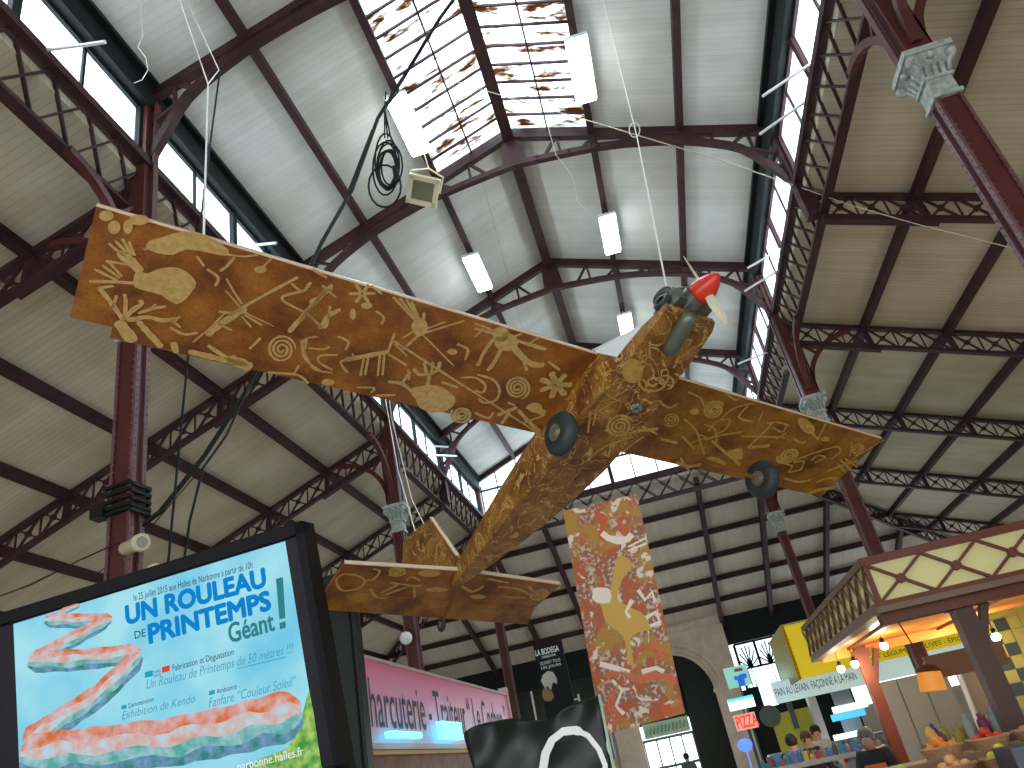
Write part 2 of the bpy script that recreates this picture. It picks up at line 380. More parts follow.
for k in (1, 2, 3, 4): nave_truss(k)
# clerestory posts (inner column faces rising to the eave), and columns with capitals on odd trusses
def capital(m, x, y, z):
    n0 = len(m.v)
    capital_(m, x, y, z)
    for i in range(n0, len(m.v)):
        a, b, c = m.v[i]; m.v[i] = (x + (a - x) * .86, y + (b - y) * .86, z + (c - z) * .9)
def capital_(m, x, y, z):
    # square block neck, flared Corinthian bell with volutes and leaves, abacus
    m.box((x - .15, y - .15, z), (x + .15, y + .15, z + .26))
    m.box((x - .18, y - .18, z + .24), (x + .18, y + .18, z + .28)); m.box((x - .175, y - .175, z - .03), (x + .175, y + .175, z + .02))
    for i, (h, r) in enumerate([(.28, .145), (.36, .155), (.44, .18), (.52, .22), (.58, .26)]):
        if i == 0: pr = (h, r); continue
        a, b = pr, (h, r); pr = (h, r)
        m.add([(x + i_ * a[1], y + j_ * a[1], z + a[0]) for i_, j_ in ((-1, -1), (1, -1), (1, 1), (-1, 1))] + [(x + i_ * b[1], y + j_ * b[1], z + b[0]) for i_, j_ in ((-1, -1), (1, -1), (1, 1), (-1, 1))],
              [(0, 1, 5, 4), (1, 2, 6, 5), (2, 3, 7, 6), (3, 0, 4, 7)])
    m.box((x - .29, y - .29, z + .58), (x + .29, y + .29, z + .66))
    for sx in (-1, 1):
        for sy in (-1, 1):
            m.ball((x + sx * .24, y + sy * .24, z + .50), .065, 8, 6); m.tube([(x + sx * .15, y + sy * .15, z + .3), (x + sx * .19, y + sy * .19, z + .42), (x + sx * .25, y + sy * .25, z + .46)], .03, 6)
    for a in range(4):
        c, s_ = math.cos(a * R90), math.sin(a * R90)
        for o_ in (-.09, 0, .09):
            p = lambda u, v, h: (x + c * u - s_ * v, y + s_ * u + c * v, z + h)
            m.tube([p(.15, o_, .28), p(.18, o_, .37), p(.225, o_, .42), p(.215, o_, .38)], [.035, .035, .028, .01], 6)
        m.ball(p(.25, 0, .53), .05, 8, 6)
COLLAB = {(1, 1): 'oxblood iron column with large pale capital at top right', (1, 3): 'oxblood iron column whose capital rises over the right wing tip', (1, 5): 'oxblood iron column with capital at the far end, below the right wheel',
          (-1, 1): 'oxblood riveted iron column behind the left wing, above the lit screen', (-1, 3): 'oxblood iron column with pale capital behind the tail fin', (-1, 5): 'oxblood iron column at the far left end behind the tailplane'}
def column(s, k):
    x = XM + s * (HW - .0); y = yk(k); t = thing('iron_column', COLLAB[(s, k)], 'column', (x, y, 0), 'riveted iron columns of the nave')
    r = .10
    m = LMB(); m.box((x - r, y - r, 0), (x + r, y + r, ZCAP))
    for sx in (-1, 1):
        for sy in (-1, 1): m.box((x + sx * r - .012 * (sx + 1) / 2 - (0 if sx > 0 else 0), y + sy * r - .012, 0), (x + sx * r + .012, y + sy * r + .012, ZCAP))
    m.under('shaft', IRONR, t)
    m = LMB()          # flange strips with rivets
    for sx in (-1, 1):
        m.box((x + sx * r - (.0 if sx > 0 else .03), y - r - .02, 0), (x + sx * r + (.03 if sx > 0 else 0), y - r + .05, ZCAP))
        m.box((x + sx * (r + .0) - (.0 if sx > 0 else .03), y + r - .05, 0), (x + sx * r + (.03 if sx > 0 else 0), y + r + .02, ZCAP))
    zz = 2.0
    while zz < ZCAP - .05:
        for sx in (-1, 1):
            for dy in (-.09, .09): m.ball((x + sx * (r + .03), y + dy, zz), .014, 5, 3)
            m.ball((x + sx * .09, y - r - .02, zz), .012, 5, 3)
        zz += .09
    m.under('riveted_flange', IRONL, t)
    m = LMB(); capital(m, x, y, ZCAP); m.under('capital', CAPM, t)
    m = LMB(); m.box((x - .13, y - .13, ZCAP + .64), (x + .13, y + .13, ZE - .1)); m.bar((x - .19, y, ZCAP + .66), (x - .19, y, ZE - .3), .03, .1, up=(0, 1, 0)); m.bar((x + .19, y, ZCAP + .66), (x + .19, y, ZE - .3), .03, .1, up=(0, 1, 0)); m.under('upper_shaft', IRONR, t)
    # curved haunches: into the aisle and along the arcade
    def haunch(dv, name):
        m = LMB(); dv = Vector(dv); c0 = Vector((x, y, ZCAP + .75)); P = []
        for i in range(9):
            a = i / 8 * R90; P.append(c0 + dv * (.14 + 1.15 * (1 - math.cos(a))) + Vector((0, 0, 1.15 * math.sin(a))))
        for a, b in zip(P, P[1:]): m.bar(a, b, .1, .1, up=dv.cross(Vector((0, 0, 1))))
        m.bar(P[4], c0 + dv * .15 + Vector((0, 0, 1.2)), .05, .05)
        m.under(name, IRONR, t)
    haunch((s, 0, 0), 'curved_bracket')
    if k < 5: haunch((0, 1, 0), 'curved_bracket')
    haunch((0, -1, 0), 'curved_bracket')
for s in (-1, 1):
    for k in (1, 3, 5): column(s, k)
    for k in (0, 2, 4):      # intermediate clerestory posts standing on the girder
        x = XM + s * HW; y = yk(k); m = MB(); m.box((x - .12, y - .12, ZB), (x + .12, y + .12, ZE - .1)); trim(m)
# ------------------------------------------------------------------ aisle lattice trusses
def aisle_truss(s, k, label, d1=WALL, dstart=0.0):
    y = yk(k); x0 = XM + s * (HW + .12); t = thing('lattice_truss', label, 'roof truss', (x0, y, ZA), 'lattice trusses across the %s aisle' % ('left' if s < 0 else 'right'))
    H = .47
    def P(d, dz=0): return Vector((XM + s * (HW + d), y, ZA - MA * d - .07 + dz))
    m = LMB(); m.bar(P(dstart + .1), P(d1), .13, .075, up=(0, 0, 1)); m.under('top_chord', IRON, t)
    m = LMB(); m.bar(P(dstart + .1, -H), P(d1, -H), .13, .065, up=(0, 0, 1))
    if dstart == 0: m.bar(P(.1, -H - .05), P(SP * 1.15, -H - .05), .15, .09)
    m.under('bottom_chord', IRON, t)
    j = 0; web = LMB(); dn = math.atan(MA)
    ds = [d for d in [.15] + [.05 + SP * i for i in range(1, 7)] if d >= dstart]
    if dstart > 0: ds = [dstart] + ds
    ds = [d for d in ds if d < d1] + [d1]
    nrm = Vector((s * math.sin(dn), 0, math.cos(dn)))
    for a, b in zip(ds, ds[1:]):
        n = max(1, round((b - a) / .5))
        for i in range(n):
            p = a + .05 + (b - a - .05) * i / n; q = a + .05 + (b - a - .05) * (i + 1) / n
            web.bar(P(p), P(q, -H), .03, .045, up=(0, 1, 0)); web.bar(P(p, -H), P(q), .03, .045, up=(0, 1, 0))
            c = (P(p) + P(q, -H)) / 2; web.lathe([(.055, -.03), (.055, .03)], c, (0, 1, 0), 8)
            if i: web.bar(P(p), P(p, -H), .025, .03, up=(0, 1, 0))
    web.under('lattice_web', IRON, t)
    for d in ds[1:-1]:
        m = LMB(); m.bar(P(d, .04), P(d + .04, -H), .10, .10, up=(0, 1, 0)); m.under('post', IRON, t)
R_L = {1: 'maroon lattice truss over the right aisle nearest the camera, beside the large capital',
       2: 'maroon lattice truss of the right aisle level with the rusty skylight end', 3: 'maroon lattice truss of the right aisle above the second capital',
       4: 'maroon lattice truss of the right aisle just above the right wing tip', 5: 'maroon lattice truss of the right aisle just below the right wing tip',
       6: 'maroon lattice truss of the right aisle farthest away, above the yellow kiosk'}
L_L = {1: 'maroon lattice truss of the left aisle touching the left wing tip', 2: 'maroon lattice truss of the left aisle crossing behind the tall riveted column',
       3: 'maroon lattice truss of the left aisle meeting the column behind the tail', 4: 'maroon lattice truss of the left aisle just behind the tail fin', 5: 'maroon lattice truss of the left aisle farthest away'}
for k in (1, 2, 3, 4, 5): aisle_truss(1, k, R_L[k]); aisle_truss(-1, k, L_L[k])
aisle_truss(1, 6, R_L[6], WALL, 4.6)
# ------------------------------------------------------------------ end wall: stone portal, windows
STONE = mat('pale_limestone', (.62, .55, .46, 1), .85, col2=(.52, .45, .37, 1), scale=2.2, bump=.4)
GREEND = mat('dark_green_joinery', (.008, .013, .012, 1), .5, spec=.15)
m = MB(); y = YW
m.box((XL - WALL, y, 5.35), (XM - 2.6, y + .3, ZW + .1), 1); m.box((XM + 2.6, y, 5.35), (XR + WALL, y + .3, ZW + .1), 1)
m.box((XL - WALL, y, 0), (XL - WALL + 1, y + .3, 5.4)); m.box((XR + WALL - 1, y, 0), (XR + WALL, y + .3, 5.4))
m.box((XM - 6.4, y, 0), (XM - 2.6, y + .3, 2.2)); m.box((XM + 6.6, y, 0), (XR + WALL, y + .3, 2.2)); m.box((XM + 2.6, y, 0), (XM + 6.6, y + .3, 3.6), 1)
struct(m.build('wall_far', [PLAST, GREEND]))
# stone portal with arch opening
yp = YW - .35; AR = 1.62; AZ = 1.85 + CZ
m = MB(); N = 20
outer = [(XM + 2.62, 0), (XM + 2.62, 7.0), (XM, 8.05), (XM - 2.62, 7.0), (XM - 2.62, 0)]
arc = [(XM + AR * math.cos(math.pi * i / N), AZ + AR * math.sin(math.pi * i / N)) for i in range(N + 1)]
for a, b in zip(arc, arc[1:]):      # wall above the arch, strip by strip
    top = lambda x: 8.05 - 1.05 * abs(x - XM) / 2.62
    m.prism([(a[0], yp, a[1]), (a[0], yp, top(a[0])), (b[0], yp, top(b[0])), (b[0], yp, b[1])], (0, .5, 0))
for s in (-1, 1):
    xa, xb = XM + s * AR, XM + s * 2.62
    m.prism([(xa, yp, 0), (xb, yp, 0), (xb, yp, 7.0), (xa, yp, 8.05 - 1.05 * AR / 2.62)], (0, .5, 0))
struct(m.build('wall_portal', STONE))
m = MB()
for rr, dd in ((AR + .06, .06), (AR + .22, .10), (AR + .42, .05)):
    Q = [Vector((XM + rr * math.cos(math.pi * i / N), yp - dd / 2, AZ + rr * math.sin(math.pi * i / N))) for i in range(N + 1)]
    for a, b in zip(Q, Q[1:]): m.bar(a, b, .07, dd, up=(0, 1, 0))
for s in (-1, 1): m.box((XM + s * 2.1 - .55, yp - .1, AZ - .12), (XM + s * 2.1 + .55, yp, AZ + .02))
m.bar((XM, yp - .08, 8.0), (XM + 2.75, yp - .08, 6.9), .16, .14, up=(0, 1, 0)); m.bar((XM, yp - .08, 8.0), (XM - 2.75, yp - .08, 6.9), .16, .14, up=(0, 1, 0))
m.box((XM - 2.7, yp - .06, 6.45), (XM + 2.7, yp, 6.52)); m.box((XM - 2.7, yp - .04, 6.2), (XM + 2.7, yp, 6.24)); tn[0] += 1
struct(m.build('trim_%d' % tn[0], STONE))
# door inside the arch: dark leaf at right, bright glazed doors at left
m = MB(); m.box((XM + .35, yp + .3, 0), (XM + AR, yp + .38, AZ + AR), 0); m.box((XM - AR, yp + .3, 3.1), (XM + .4, yp + .36, AZ + AR), 0)
struct(m.build('door_1', GREEND))
m = MB(); DG = mat('grey_door_frame', (.08, .08, .09, 1), .5)
for x in (-1.6, -1.1, -.6, -.12, .33): m.box((XM + x - .03, yp + .2, 0), (XM + x + .03, yp + .28, 2.6))
for z in (1.55, 2.55): m.box((XM - 1.62, yp + .19, z - .05), (XM + .36, yp + .29, z + .05))
d = struct(m.build('door_2', DG)); m = MB(); m.box((XM - 1.6, yp + .24, 0), (XM + .35, yp + .25, 2.55)); m.build('pane', GLASS, d)
area('daylight', (XM - .6, yp + 1.0, 1.6), (-R90, 0, 0), 2.4, 3.0, 260, SKYC)
m = MB(); m.box((XM - 1.5, yp + .1, 2.62), (XM + .3, yp + .16, 3.15))
gs = m.build('banner_sign', mat('pale_green_sign', (.42, .62, .45, 1), .6)); tag(gs, 'pale green sign with dark green scrawled lettering over the glass doors', 'sign')
m = MB(); xx = XM - 1.4
for i in range(11):
    m.tube([(xx, yp + .09, 2.70 + random.random() * .08), (xx + .07, yp + .09, 3.05), (xx + .12, yp + .09, 2.75), (xx + .18, yp + .09, 2.95 + random.random() * .1)], .016, 4); xx += .15
m.build('scrawled_letters', mat('green_ink', (.03, .16, .06, 1), .6), gs)
# right-hand end windows: white panes behind dark fan ironwork
for (xa, xb, za, zb, lab) in ((XM + 2.85, XM + 4.45, 3.6, 5.3, 'a'), (XM + 4.85, XM + 6.4, 3.6, 5.3, 'b')):
    wn_[0] += 1; m = MB(); y = YW + .05
    for x in (xa, (xa + xb) / 2, xb): m.box((x - .05, y - .06, za), (x + .05, y + .06, zb))
    for z in (za, za + .75, zb): m.box((xa, y - .05, z - .04), (xb, y + .05, z + .04))
    for c in (xa + .4, xb - .4):
        for i in range(7):
            a = math.pi * (.12 + .76 * i / 6); m.bar((c, y - .02, zb - .95), (c + .40 * math.cos(a), y - .02, zb - .95 + .85 * math.sin(a)), .06, .03, up=(0, 1, 0))
        for i in range(5):
            m.bar((c - .3 + .15 * i, y - .02, za), (c - .3 + .15 * i, y - .02, za + .75), .04, .03, up=(0, 1, 0))
    wf = struct(m.build('window_%d' % wn_[0], GREEND)); m = MB(); m.box((xa, y + .04, za), (xb, y + .05, zb)); m.build('pane', GLASS, wf)
    area('daylight', ((xa + xb) / 2, YW + .8, 3.8), (-R90, 0, 0), 1.8, 3.4, 90, SKYC)
# left-hand end windows: dark glass with a few white frames
DGLASS = mat('dark_glass', (.01, .018, .018, 1), .12, spec=.6)
wn_[0] += 1; m = MB(); y = YW + .05; xa, xb = XL - WALL + 1, XM - 2.6
m.box((xa, y, 2.2), (xb, y + .05, 5.35)); wf = struct(m.build('window_%d' % wn_[0], DGLASS)); m = MB()
for i in range(10):
    x = xb - .2 - i * .95; m.box((x - .035, y - .08, 2.2), (x + .035, y, 5.3 - (.5 if i % 3 == 1 else 0)))
m.box((xb - 2.0, y - .08, 4.6), (xb - 1.2, y, 4.66)); m.box((xb - 4.8, y - .08, 4.5), (xb - 4.0, y, 4.56)); m.build('white_glazing_bars', WHITE, wf)

# ------------------------------------------------------------------ lamps
TUBE = mat('lit_fluorescent_diffuser', (1, 1, 1, 1), .4, emit=((.86, .97, 1, 1), 26))
LN = {(-1, 9.5): 'blazing white ceiling luminaire at the left edge of the skylight, by the coiled cable', (1, 9.5): 'blazing white ceiling luminaire at the right edge of the skylight',
      (-1, 14.2): 'lit white ceiling luminaire on the left purlin just past the skylight', (1, 14.2): 'lit white ceiling luminaire on the right purlin past the skylight', (1, 18.5): 'lit white ceiling luminaire right behind the aeroplane windshield, farthest down'}
for (s, y), lab in LN.items():
    x = XM + s * X3; z = roofz(x) - .42; t = thing('ceiling_luminaire', lab, 'light', (x, y, z), 'fluorescent luminaires hung below the nave purlins')
    m = LMB(); m.box((x - .19, y - .7, z), (x + .19, y + .7, z + .07)); m.bar((x, y - .5, z + .05), (x, y - .5, z + .3), .02, .02); m.bar((x, y + .5, z + .05), (x, y + .5, z + .3), .02, .02); m.under('housing', WHITE, t)
    m = LMB(); m.box((x - .16, y - .66, z - .06), (x + .16, y + .66, z)); m.under('diffuser', TUBE, t)
# unseen point lights added to brighten aisles and far end, in place of stall lamps
FILLGLOW = mat('fill_glow', (1, 1, 1, 1), .4, emit=((1, .95, .85, 1), 6))
gl = None
for i, (x, y) in enumerate([(XR + 4.4, 2), (XR + 4.4, 11.5), (XR + 5.2, 17.5), (XR + 4.4, 23), (XR + 6.2, 6), (XL - 4.2, 3), (XL - 4.2, 9), (XL - 4.2, 15), (XL - 4.2, 21.5), (XL - 4.2, 27), (XM, 28.5), (XM, -2)]):
    l = bpy.data.lights.new('fill_light', 'POINT'); l.energy = 170 if y > 28 else 62; l.color = (1, .93, .82); l.shadow_soft_size = .35
    o = bpy.data.objects.new('fill_light', l); sc.collection.objects.link(o); o.location = (x, y, 2.55)
    l.use_shadow = True

# ------------------------------------------------------------------ aeroplane
PS = .75
Rm = ((.7028, .7002, -.1255), (-.6984, .6457, -.3085), (-.135, .3045, .9429))   # rows: span, rear, up
ex, ey, ez = [Vector(v).normalized() for v in Rm]; ey = (ey - ex * ey.dot(ex)).normalized(); ez = ex.cross(ey)
PO = CAM + Vector((.007, 5.795, 3.097)) * PS
plane = thing('hanging_aeroplane', 'large painted plywood aeroplane covered in tan cave-art figures, hanging from strings', 'aeroplane')
PM = Matrix.Identity(4)
for i in range(3):
    PM[i][0] = ex[i]; PM[i][1] = ey[i]; PM[i][2] = ez[i]; PM[i][3] = PO[i]
plane.matrix_world = PM
def L3(x, y, z): return Vector((x, y, z)) * PS
def toplane(x, y, z=0.0):
    """photo direction -> point of the wing's own underside plane, in the aeroplane's frame"""
    P = PO + ez * (z * PS); q = atn(x, y, P, ez) - PO
    return Vector((q.dot(ex), q.dot(ey)))
def plymat(name, a, b, c, tanw, scale=3.0):
    m = bpy.data.materials.new(name); m.use_nodes = True; nt = m.node_tree; bs = nt.nodes['Principled BSDF']; L = nt.links.new
    tc = nt.nodes.new('ShaderNodeTexCoord'); n = nt.nodes.new('ShaderNodeTexNoise'); n.inputs['Scale'].default_value = scale; n.inputs['Detail'].default_value = 9; n.inputs['Roughness'].default_value = .65
    L(tc.outputs['Object'], n.inputs[0]); r = nt.nodes.new('ShaderNodeValToRGB'); e = r.color_ramp.elements; e[0].position = .36; e[0].color = a; e[1].position = .68; e[1].color = c
    k = r.color_ramp.elements.new(.5); k.color = b; L(n.outputs['Fac'], r.inputs[0])
    n2 = nt.nodes.new('ShaderNodeTexNoise'); n2.inputs['Scale'].default_value = 60; n2.inputs['Detail'].default_value = 3; L(tc.outputs['Object'], n2.inputs[0])
    r2 = nt.nodes.new('ShaderNodeValToRGB'); r2.color_ramp.elements[0].position = .3; r2.color_ramp.elements[0].color = (.7, .7, .7, 1); r2.color_ramp.elements[1].position = .6; L(n2.outputs['Fac'], r2.inputs[0])
    mx = nt.nodes.new('ShaderNodeMix'); mx.data_type = 'RGBA'; mx.blend_type = 'MULTIPLY'; mx.inputs[0].default_value = 1; L(r.outputs[0], mx.inputs[6]); L(r2.outputs[0], mx.inputs[7])
    src = mx.outputs[2]
    if tanw:
        n3 = nt.nodes.new('ShaderNodeTexNoise'); n3.inputs['Scale'].default_value = 4.2; n3.inputs['Detail'].default_value = 3; n3.inputs['Distortion'].default_value = 2.2; L(tc.outputs['Object'], n3.inputs[0])
        ab = nt.nodes.new('ShaderNodeMath'); ab.operation = 'SUBTRACT'; ab.inputs[1].default_value = .5; L(n3.outputs['Fac'], ab.inputs[0])
        a2 = nt.nodes.new('ShaderNodeMath'); a2.operation = 'ABSOLUTE'; L(ab.outputs[0], a2.inputs[0])
        lt = nt.nodes.new('ShaderNodeMath'); lt.operation = 'LESS_THAN'; lt.inputs[1].default_value = tanw; L(a2.outputs[0], lt.inputs[0])
        m3 = nt.nodes.new('ShaderNodeMix'); m3.data_type = 'RGBA'; L(lt.outputs[0], m3.inputs[0]); L(src, m3.inputs[6]); m3.inputs[7].default_value = (.55, .35, .10, 1); src = m3.outputs[2]
    L(src, bs.inputs['Base Color']); bs.inputs['Roughness'].default_value = .38; return m
PLY = plymat('rust_brown_painted_ply', (.13, .036, .009, 1), (.29, .095, .014, 1), (.46, .18, .026, 1), 0)
PLYR = plymat('ochre_painted_ply', (.13, .042, .010, 1), (.29, .115, .017, 1), (.46, .23, .03, 1), 0)
PLYF = plymat('ochre_veined_ply', (.12, .038, .012, 1), (.28, .11, .02, 1), (.46, .24, .045, 1), .015, 5)
TAN = mat('tan_figure_paint', (.62, .40, .15, 1), .5, col2=(.52, .31, .10, 1), scale=30)
TANY = mat('yellow_tan_figure_paint', (.55, .36, .09, 1), .45, col2=(.44, .25, .05, 1), scale=30)
EDGE = mat('raw_pale_ply_edge', (.68, .52, .34, 1), .6)
class Deco:
    """painted figures lying in the wing's underside"""
    def __init__(s, ox, oy, k, z=0.0): s.o = (ox, oy, k); s.m = MB(); s.z = z
    def P(s, x, y): return toplane(s.o[0] + x / s.o[2], s.o[1] + y / s.o[2], s.z)
    def ok(s, p): return True
    def poly(s, pts, smooth=True):
        q = [s.P(*p) for p in pts]; n = len(q)
        if smooth:
            r = []
            for i in range(n):
                p0, p1, p2, p3 = q[i - 1], q[i], q[(i + 1) % n], q[(i + 2) % n]
                for t in (0, .5):
                    r.append(.5 * ((2 * p1) + (p2 - p0) * t + (2 * p0 - 5 * p1 + 4 * p2 - p3) * t * t + (3 * p1 - p0 - 3 * p2 + p3) * t ** 3))
            q = r
        s.m.add([(p.x, p.y, s.z * PS - .004) for p in q], [tuple(range(len(q)))])
    def st(s, pts, w, taper=False):
        w = w * 1.2
        q = [s.P(*p) for p in pts]; a0 = s.P(pts[0][0], pts[0][1]); a1 = s.P(pts[0][0] + w / 2, pts[0][1]); a2 = s.P(pts[0][0], pts[0][1] + w / 2)
        hw = ((a1 - a0).length + (a2 - a0).length) / 2 * .72
        if len(q) < 16:
            q_ = []
            for i in range(len(q) - 1):
                p0, p1, p2, p3 = q[max(i - 1, 0)], q[i], q[i + 1], q[min(i + 2, len(q) - 1)]
                for t in (0, .2, .4, .6, .8): q_.append(.5 * ((2 * p1) + (p2 - p0) * t + (2 * p0 - 5 * p1 + 4 * p2 - p3) * t * t + (3 * p1 - p0 - 3 * p2 + p3) * t ** 3))
            q = q_ + [q[-1]]
            e0 = (q[0] - q[1]).normalized() * hw * .6; e1_ = (q[-1] - q[-2]).normalized() * hw * .6; q = [q[0] + e0] + q + [q[-1] + e1_]
        L_, R_ = [], []
        for i, p in enumerate(q):
            d = (q[min(i + 1, len(q) - 1)] - q[max(i - 1, 0)]); d = d.normalized() if d.length > 0 else Vector((1, 0)); n = Vector((-d.y, d.x)); k = hw * (1 - .55 * i / (len(q) - 1) if taper else 1)
            k *= random.uniform(.82, 1.18) * (.45 if i in (0, len(q) - 1) else 1); L_.append(p + n * k); R_.append(p - n * k)
        v = [(p.x, p.y, s.z * PS - .0045) for p in L_ + R_]; n = len(q)
        s.m.add(v, [(i, i + 1, n + i + 1, n + i) for i in range(n - 1)])
    def spiral(s, x, y, r, turns=3, w=9, el=1.0, ang=0):
        pts = []
        N_ = int(turns * 18)
        for i in range(N_ + 1):
            t = i / N_; a = t * turns * 2 * math.pi; rr = r * (.12 + .88 * t); u, v = rr * math.cos(a), rr * el * math.sin(a)
            pts.append((x + u * math.cos(ang) - v * math.sin(ang), y + u * math.sin(ang) + v * math.cos(ang)))
        s.st(pts, w)
    def petals(s, x, y, r, n, w, a0=0, el=.8):
        for i in range(n):
            a = a0 + 2 * math.pi * i / n; s.st([(x + r * .2 * math.cos(a), y + el * r * .2 * math.sin(a)), (x + r * .6 * math.cos(a), y + el * r * .6 * math.sin(a)), (x + r * math.cos(a), y + el * r * math.sin(a))], w)
def ell(x, y, rx, ry, n=9): return [(x + rx * math.cos(6.283 * i / n), y + ry * math.sin(6.283 * i / n)) for i in range(n)]
A = Deco(60, 190, 3.793)
for e in ((206, 140, 24, 26), (258, 138, 18, 27), (300, 112, 38, 20), (176, 96, 28, 20)): A.poly(ell(*e))
A.st([(300, 300), (260, 262), (232, 240)], 46)
for a, b in (((245, 250), (188, 203)), ((258, 240), (212, 192)), ((268, 240), (238, 185)), ((282, 245), (262, 195)), ((250, 280), (178, 268))): A.st([a, b], 13)
A.poly([(328, 218), (340, 190), (380, 180), (440, 160), (505, 155), (570, 178), (640, 225), (625, 248), (560, 236), (480, 224), (430, 245), (370, 238)])
A.st([(620, 240), (690, 250), (748, 245)], 10); A.st([(660, 255), (635, 285), (608, 305)], 12); A.st([(340, 215), (320, 225)], 12)
A.st([(290, 352), (215, 347), (115, 345)], 15)
for a, b in (((225, 330), (163, 285)), ((235, 325), (190, 275)), ((215, 340), (135, 300))): A.st([a, b], 13)
A.poly([(278, 345), (290, 305), (330, 315), (370, 298), (430, 290), (480, 308), (518, 350), (500, 385), (478, 412), (440, 432), (385, 398), (330, 382), (285, 368)])
A.st([(150, 370), (190, 420), (240, 490)], 22); A.st([(200, 445), (215, 400)], 13); A.st([(245, 475), (250, 430), (246, 395)], 14); A.st([(240, 490), (275, 455), (310, 430), (305, 418)], 18)
A.st([(300, 465), (345, 450), (398, 440)], 14); A.st([(345, 450), (362, 432)], 10); A.st([(260, 492), (330, 480), (385, 492), (442, 488)], 20); A.st([(425, 490), (455, 480)], 12); A.st([(425, 492), (455, 518)], 12)
A.st([(300, 500), (340, 545), (382, 590)], 28); A.st([(228, 505), (272, 565)], 52); A.st([(150, 370), (200, 362)], 14); A.st([(432, 580), (440, 612)], 24)
A.st([(505, 575), (570, 520), (622, 468)], 8); A.st([(560, 545), (620, 500), (700, 450)], 27); A.st([(640, 475), (760, 405), (900, 330)], 14); A.st([(632, 335), (660, 385), (690, 430)], 9); A.st([(630, 382), (682, 440)], 9)
A.st([(605, 460), (660, 465)], 14); A.st([(700, 462), (810, 515)], 11, True); A.st([(700, 472), (765, 510)], 10); A.st([(690, 478), (725, 518)], 9); A.st([(590, 500), (650, 530)], 10)
A.st([(920, 382), (840, 410), (940, 470), (1005, 520), (1024, 440)], 12); A.st([(870, 535), (930, 465), (990, 400), (1030, 360)], 19); A.st([(880, 355), (920, 382), (950, 350)], 12)
A.spiral(840, 603, 54, 3, 10); A.st([(915, 570), (930, 640), (1000, 690)], 9); A.st([(930, 600), (938, 562), (975, 555)], 9)
A.st([(495, 612), (590, 635), (700, 660)], 28); A.st([(565, 590), (640, 640)], 20); A.st([(650, 640), (715, 668)], 46); A.st([(790, 690), (900, 700), (940, 730)], 12); A.st([(905, 665), (885, 700)], 10)
B = Deco(300, 260, 3.938)
B.st([(60, 300), (20, 310), (10, 340), (30, 390), (60, 430), (125, 442)], 10); B.st([(145, 372), (80, 375), (75, 400), (125, 430)], 10); B.st([(35, 345), (90, 350), (115, 340)], 9)
B.st([(40, 165), (80, 140), (125, 110)], 16); B.st([(90, 100), (140, 145)], 12); B.st([(0, 240), (40, 190), (80, 150)], 14); B.st([(25, 200), (80, 265)], 9); B.st([(80, 265), (110, 220), (155, 195)], 20)
B.petals(245, 130, 48, 6, 15); B.poly(ell(208, 212, 12, 22)); B.poly(ell(262, 178, 22, 14))
B.poly([(440, 250), (470, 225), (500, 245), (500, 280), (470, 300), (445, 280)])
for a, b, w_ in (((465, 250), (368, 145), 10), ((465, 245), (392, 148), 10), ((470, 240), (418, 152), 10), ((475, 240), (440, 165), 9), ((485, 250), (488, 208), 12), ((480, 290), (605, 415), 7), ((480, 275), (570, 243), 8), ((480, 288), (645, 238), 9), ((470, 290), (408, 348), 13), ((460, 270), (405, 305), 9)): B.st([a, ((a[0] + b[0]) / 2, (a[1] + b[1]) / 2), b], w_)
B.st([(180, 390), (250, 378), (340, 360)], 22); B.st([(205, 385), (160, 400), (185, 440)], 10); B.st([(215, 380), (205, 368)], 8)
for a, b in (((250, 390), (238, 452)), ((268, 385), (256, 450)), ((315, 370), (306, 452)), ((332, 365), (325, 450)), ((345, 362), (372, 288)), ((350, 370), (418, 412))): B.st([a, b], 10)
B.poly([(430, 512), (470, 495), (540, 492), (600, 528), (612, 558), (580, 590), (525, 600), (470, 580), (455, 545)])
B.st([(500, 495), (506, 450), (468, 450), (450, 428)], 14); B.st([(505, 452), (540, 432), (550, 402)], 14); B.st([(498, 445), (488, 402)], 12); B.st([(518, 442), (522, 402)], 12)
B.st([(435, 512), (400, 485), (350, 478)], 15); B.st([(400, 485), (432, 440)], 14); B.st([(430, 470), (425, 430)], 10)
B.st([(370, 318), (560, 440), (750, 560), (940, 682)], 10); B.st([(375, 330), (420, 375)], 10)
B.poly(ell(812, 322, 48, 36)); B.poly(ell(790, 290, 34, 30))
for pts, w_ in (([(760, 310), (725, 360), (700, 412)], 16), ([(795, 340), (765, 400), (740, 432)], 17), ([(800, 300), (750, 285), (690, 268)], 12), ([(780, 290), (735, 265), (690, 248)], 10), ([(835, 310), (900, 330), (965, 350)], 16), ([(830, 330), (880, 385), (920, 410), (955, 412)], 26), ([(880, 400), (892, 432)], 12), ([(900, 330), (935, 305)], 10), ([(720, 270), (690, 300)], 9), ([(840, 300), (870, 290)], 12)): B.st(pts, w_)
B.spiral(855, 502, 50, 3.2, 10, .92); B.spiral(635, 607, 42, 2.6, 11, .8)
B.st([(635, 462), (690, 462), (728, 490), (720, 520), (690, 512)], 10); B.st([(700, 450), (760, 470), (785, 510), (770, 550), (725, 560), (705, 545)], 11)
B.petals(1005, 490, 60, 7, 24); B.st([(780, 608), (850, 580)], 15); B.st([(795, 640), (822, 600)], 14); B.st([(860, 590), (900, 635), (942, 672)], 15); B.st([(900, 575), (960, 600)], 26); B.poly(ell(925, 580, 28, 20)); B.st([(225, 500), (290, 502), (280, 520)], 10); B.st([(300, 532), (372, 530)], 11); B.st([(845, 570), (820, 560)], 9); B.st([(880, 640), (960, 610)], 8)
C = Deco(700, 380, 5.12)
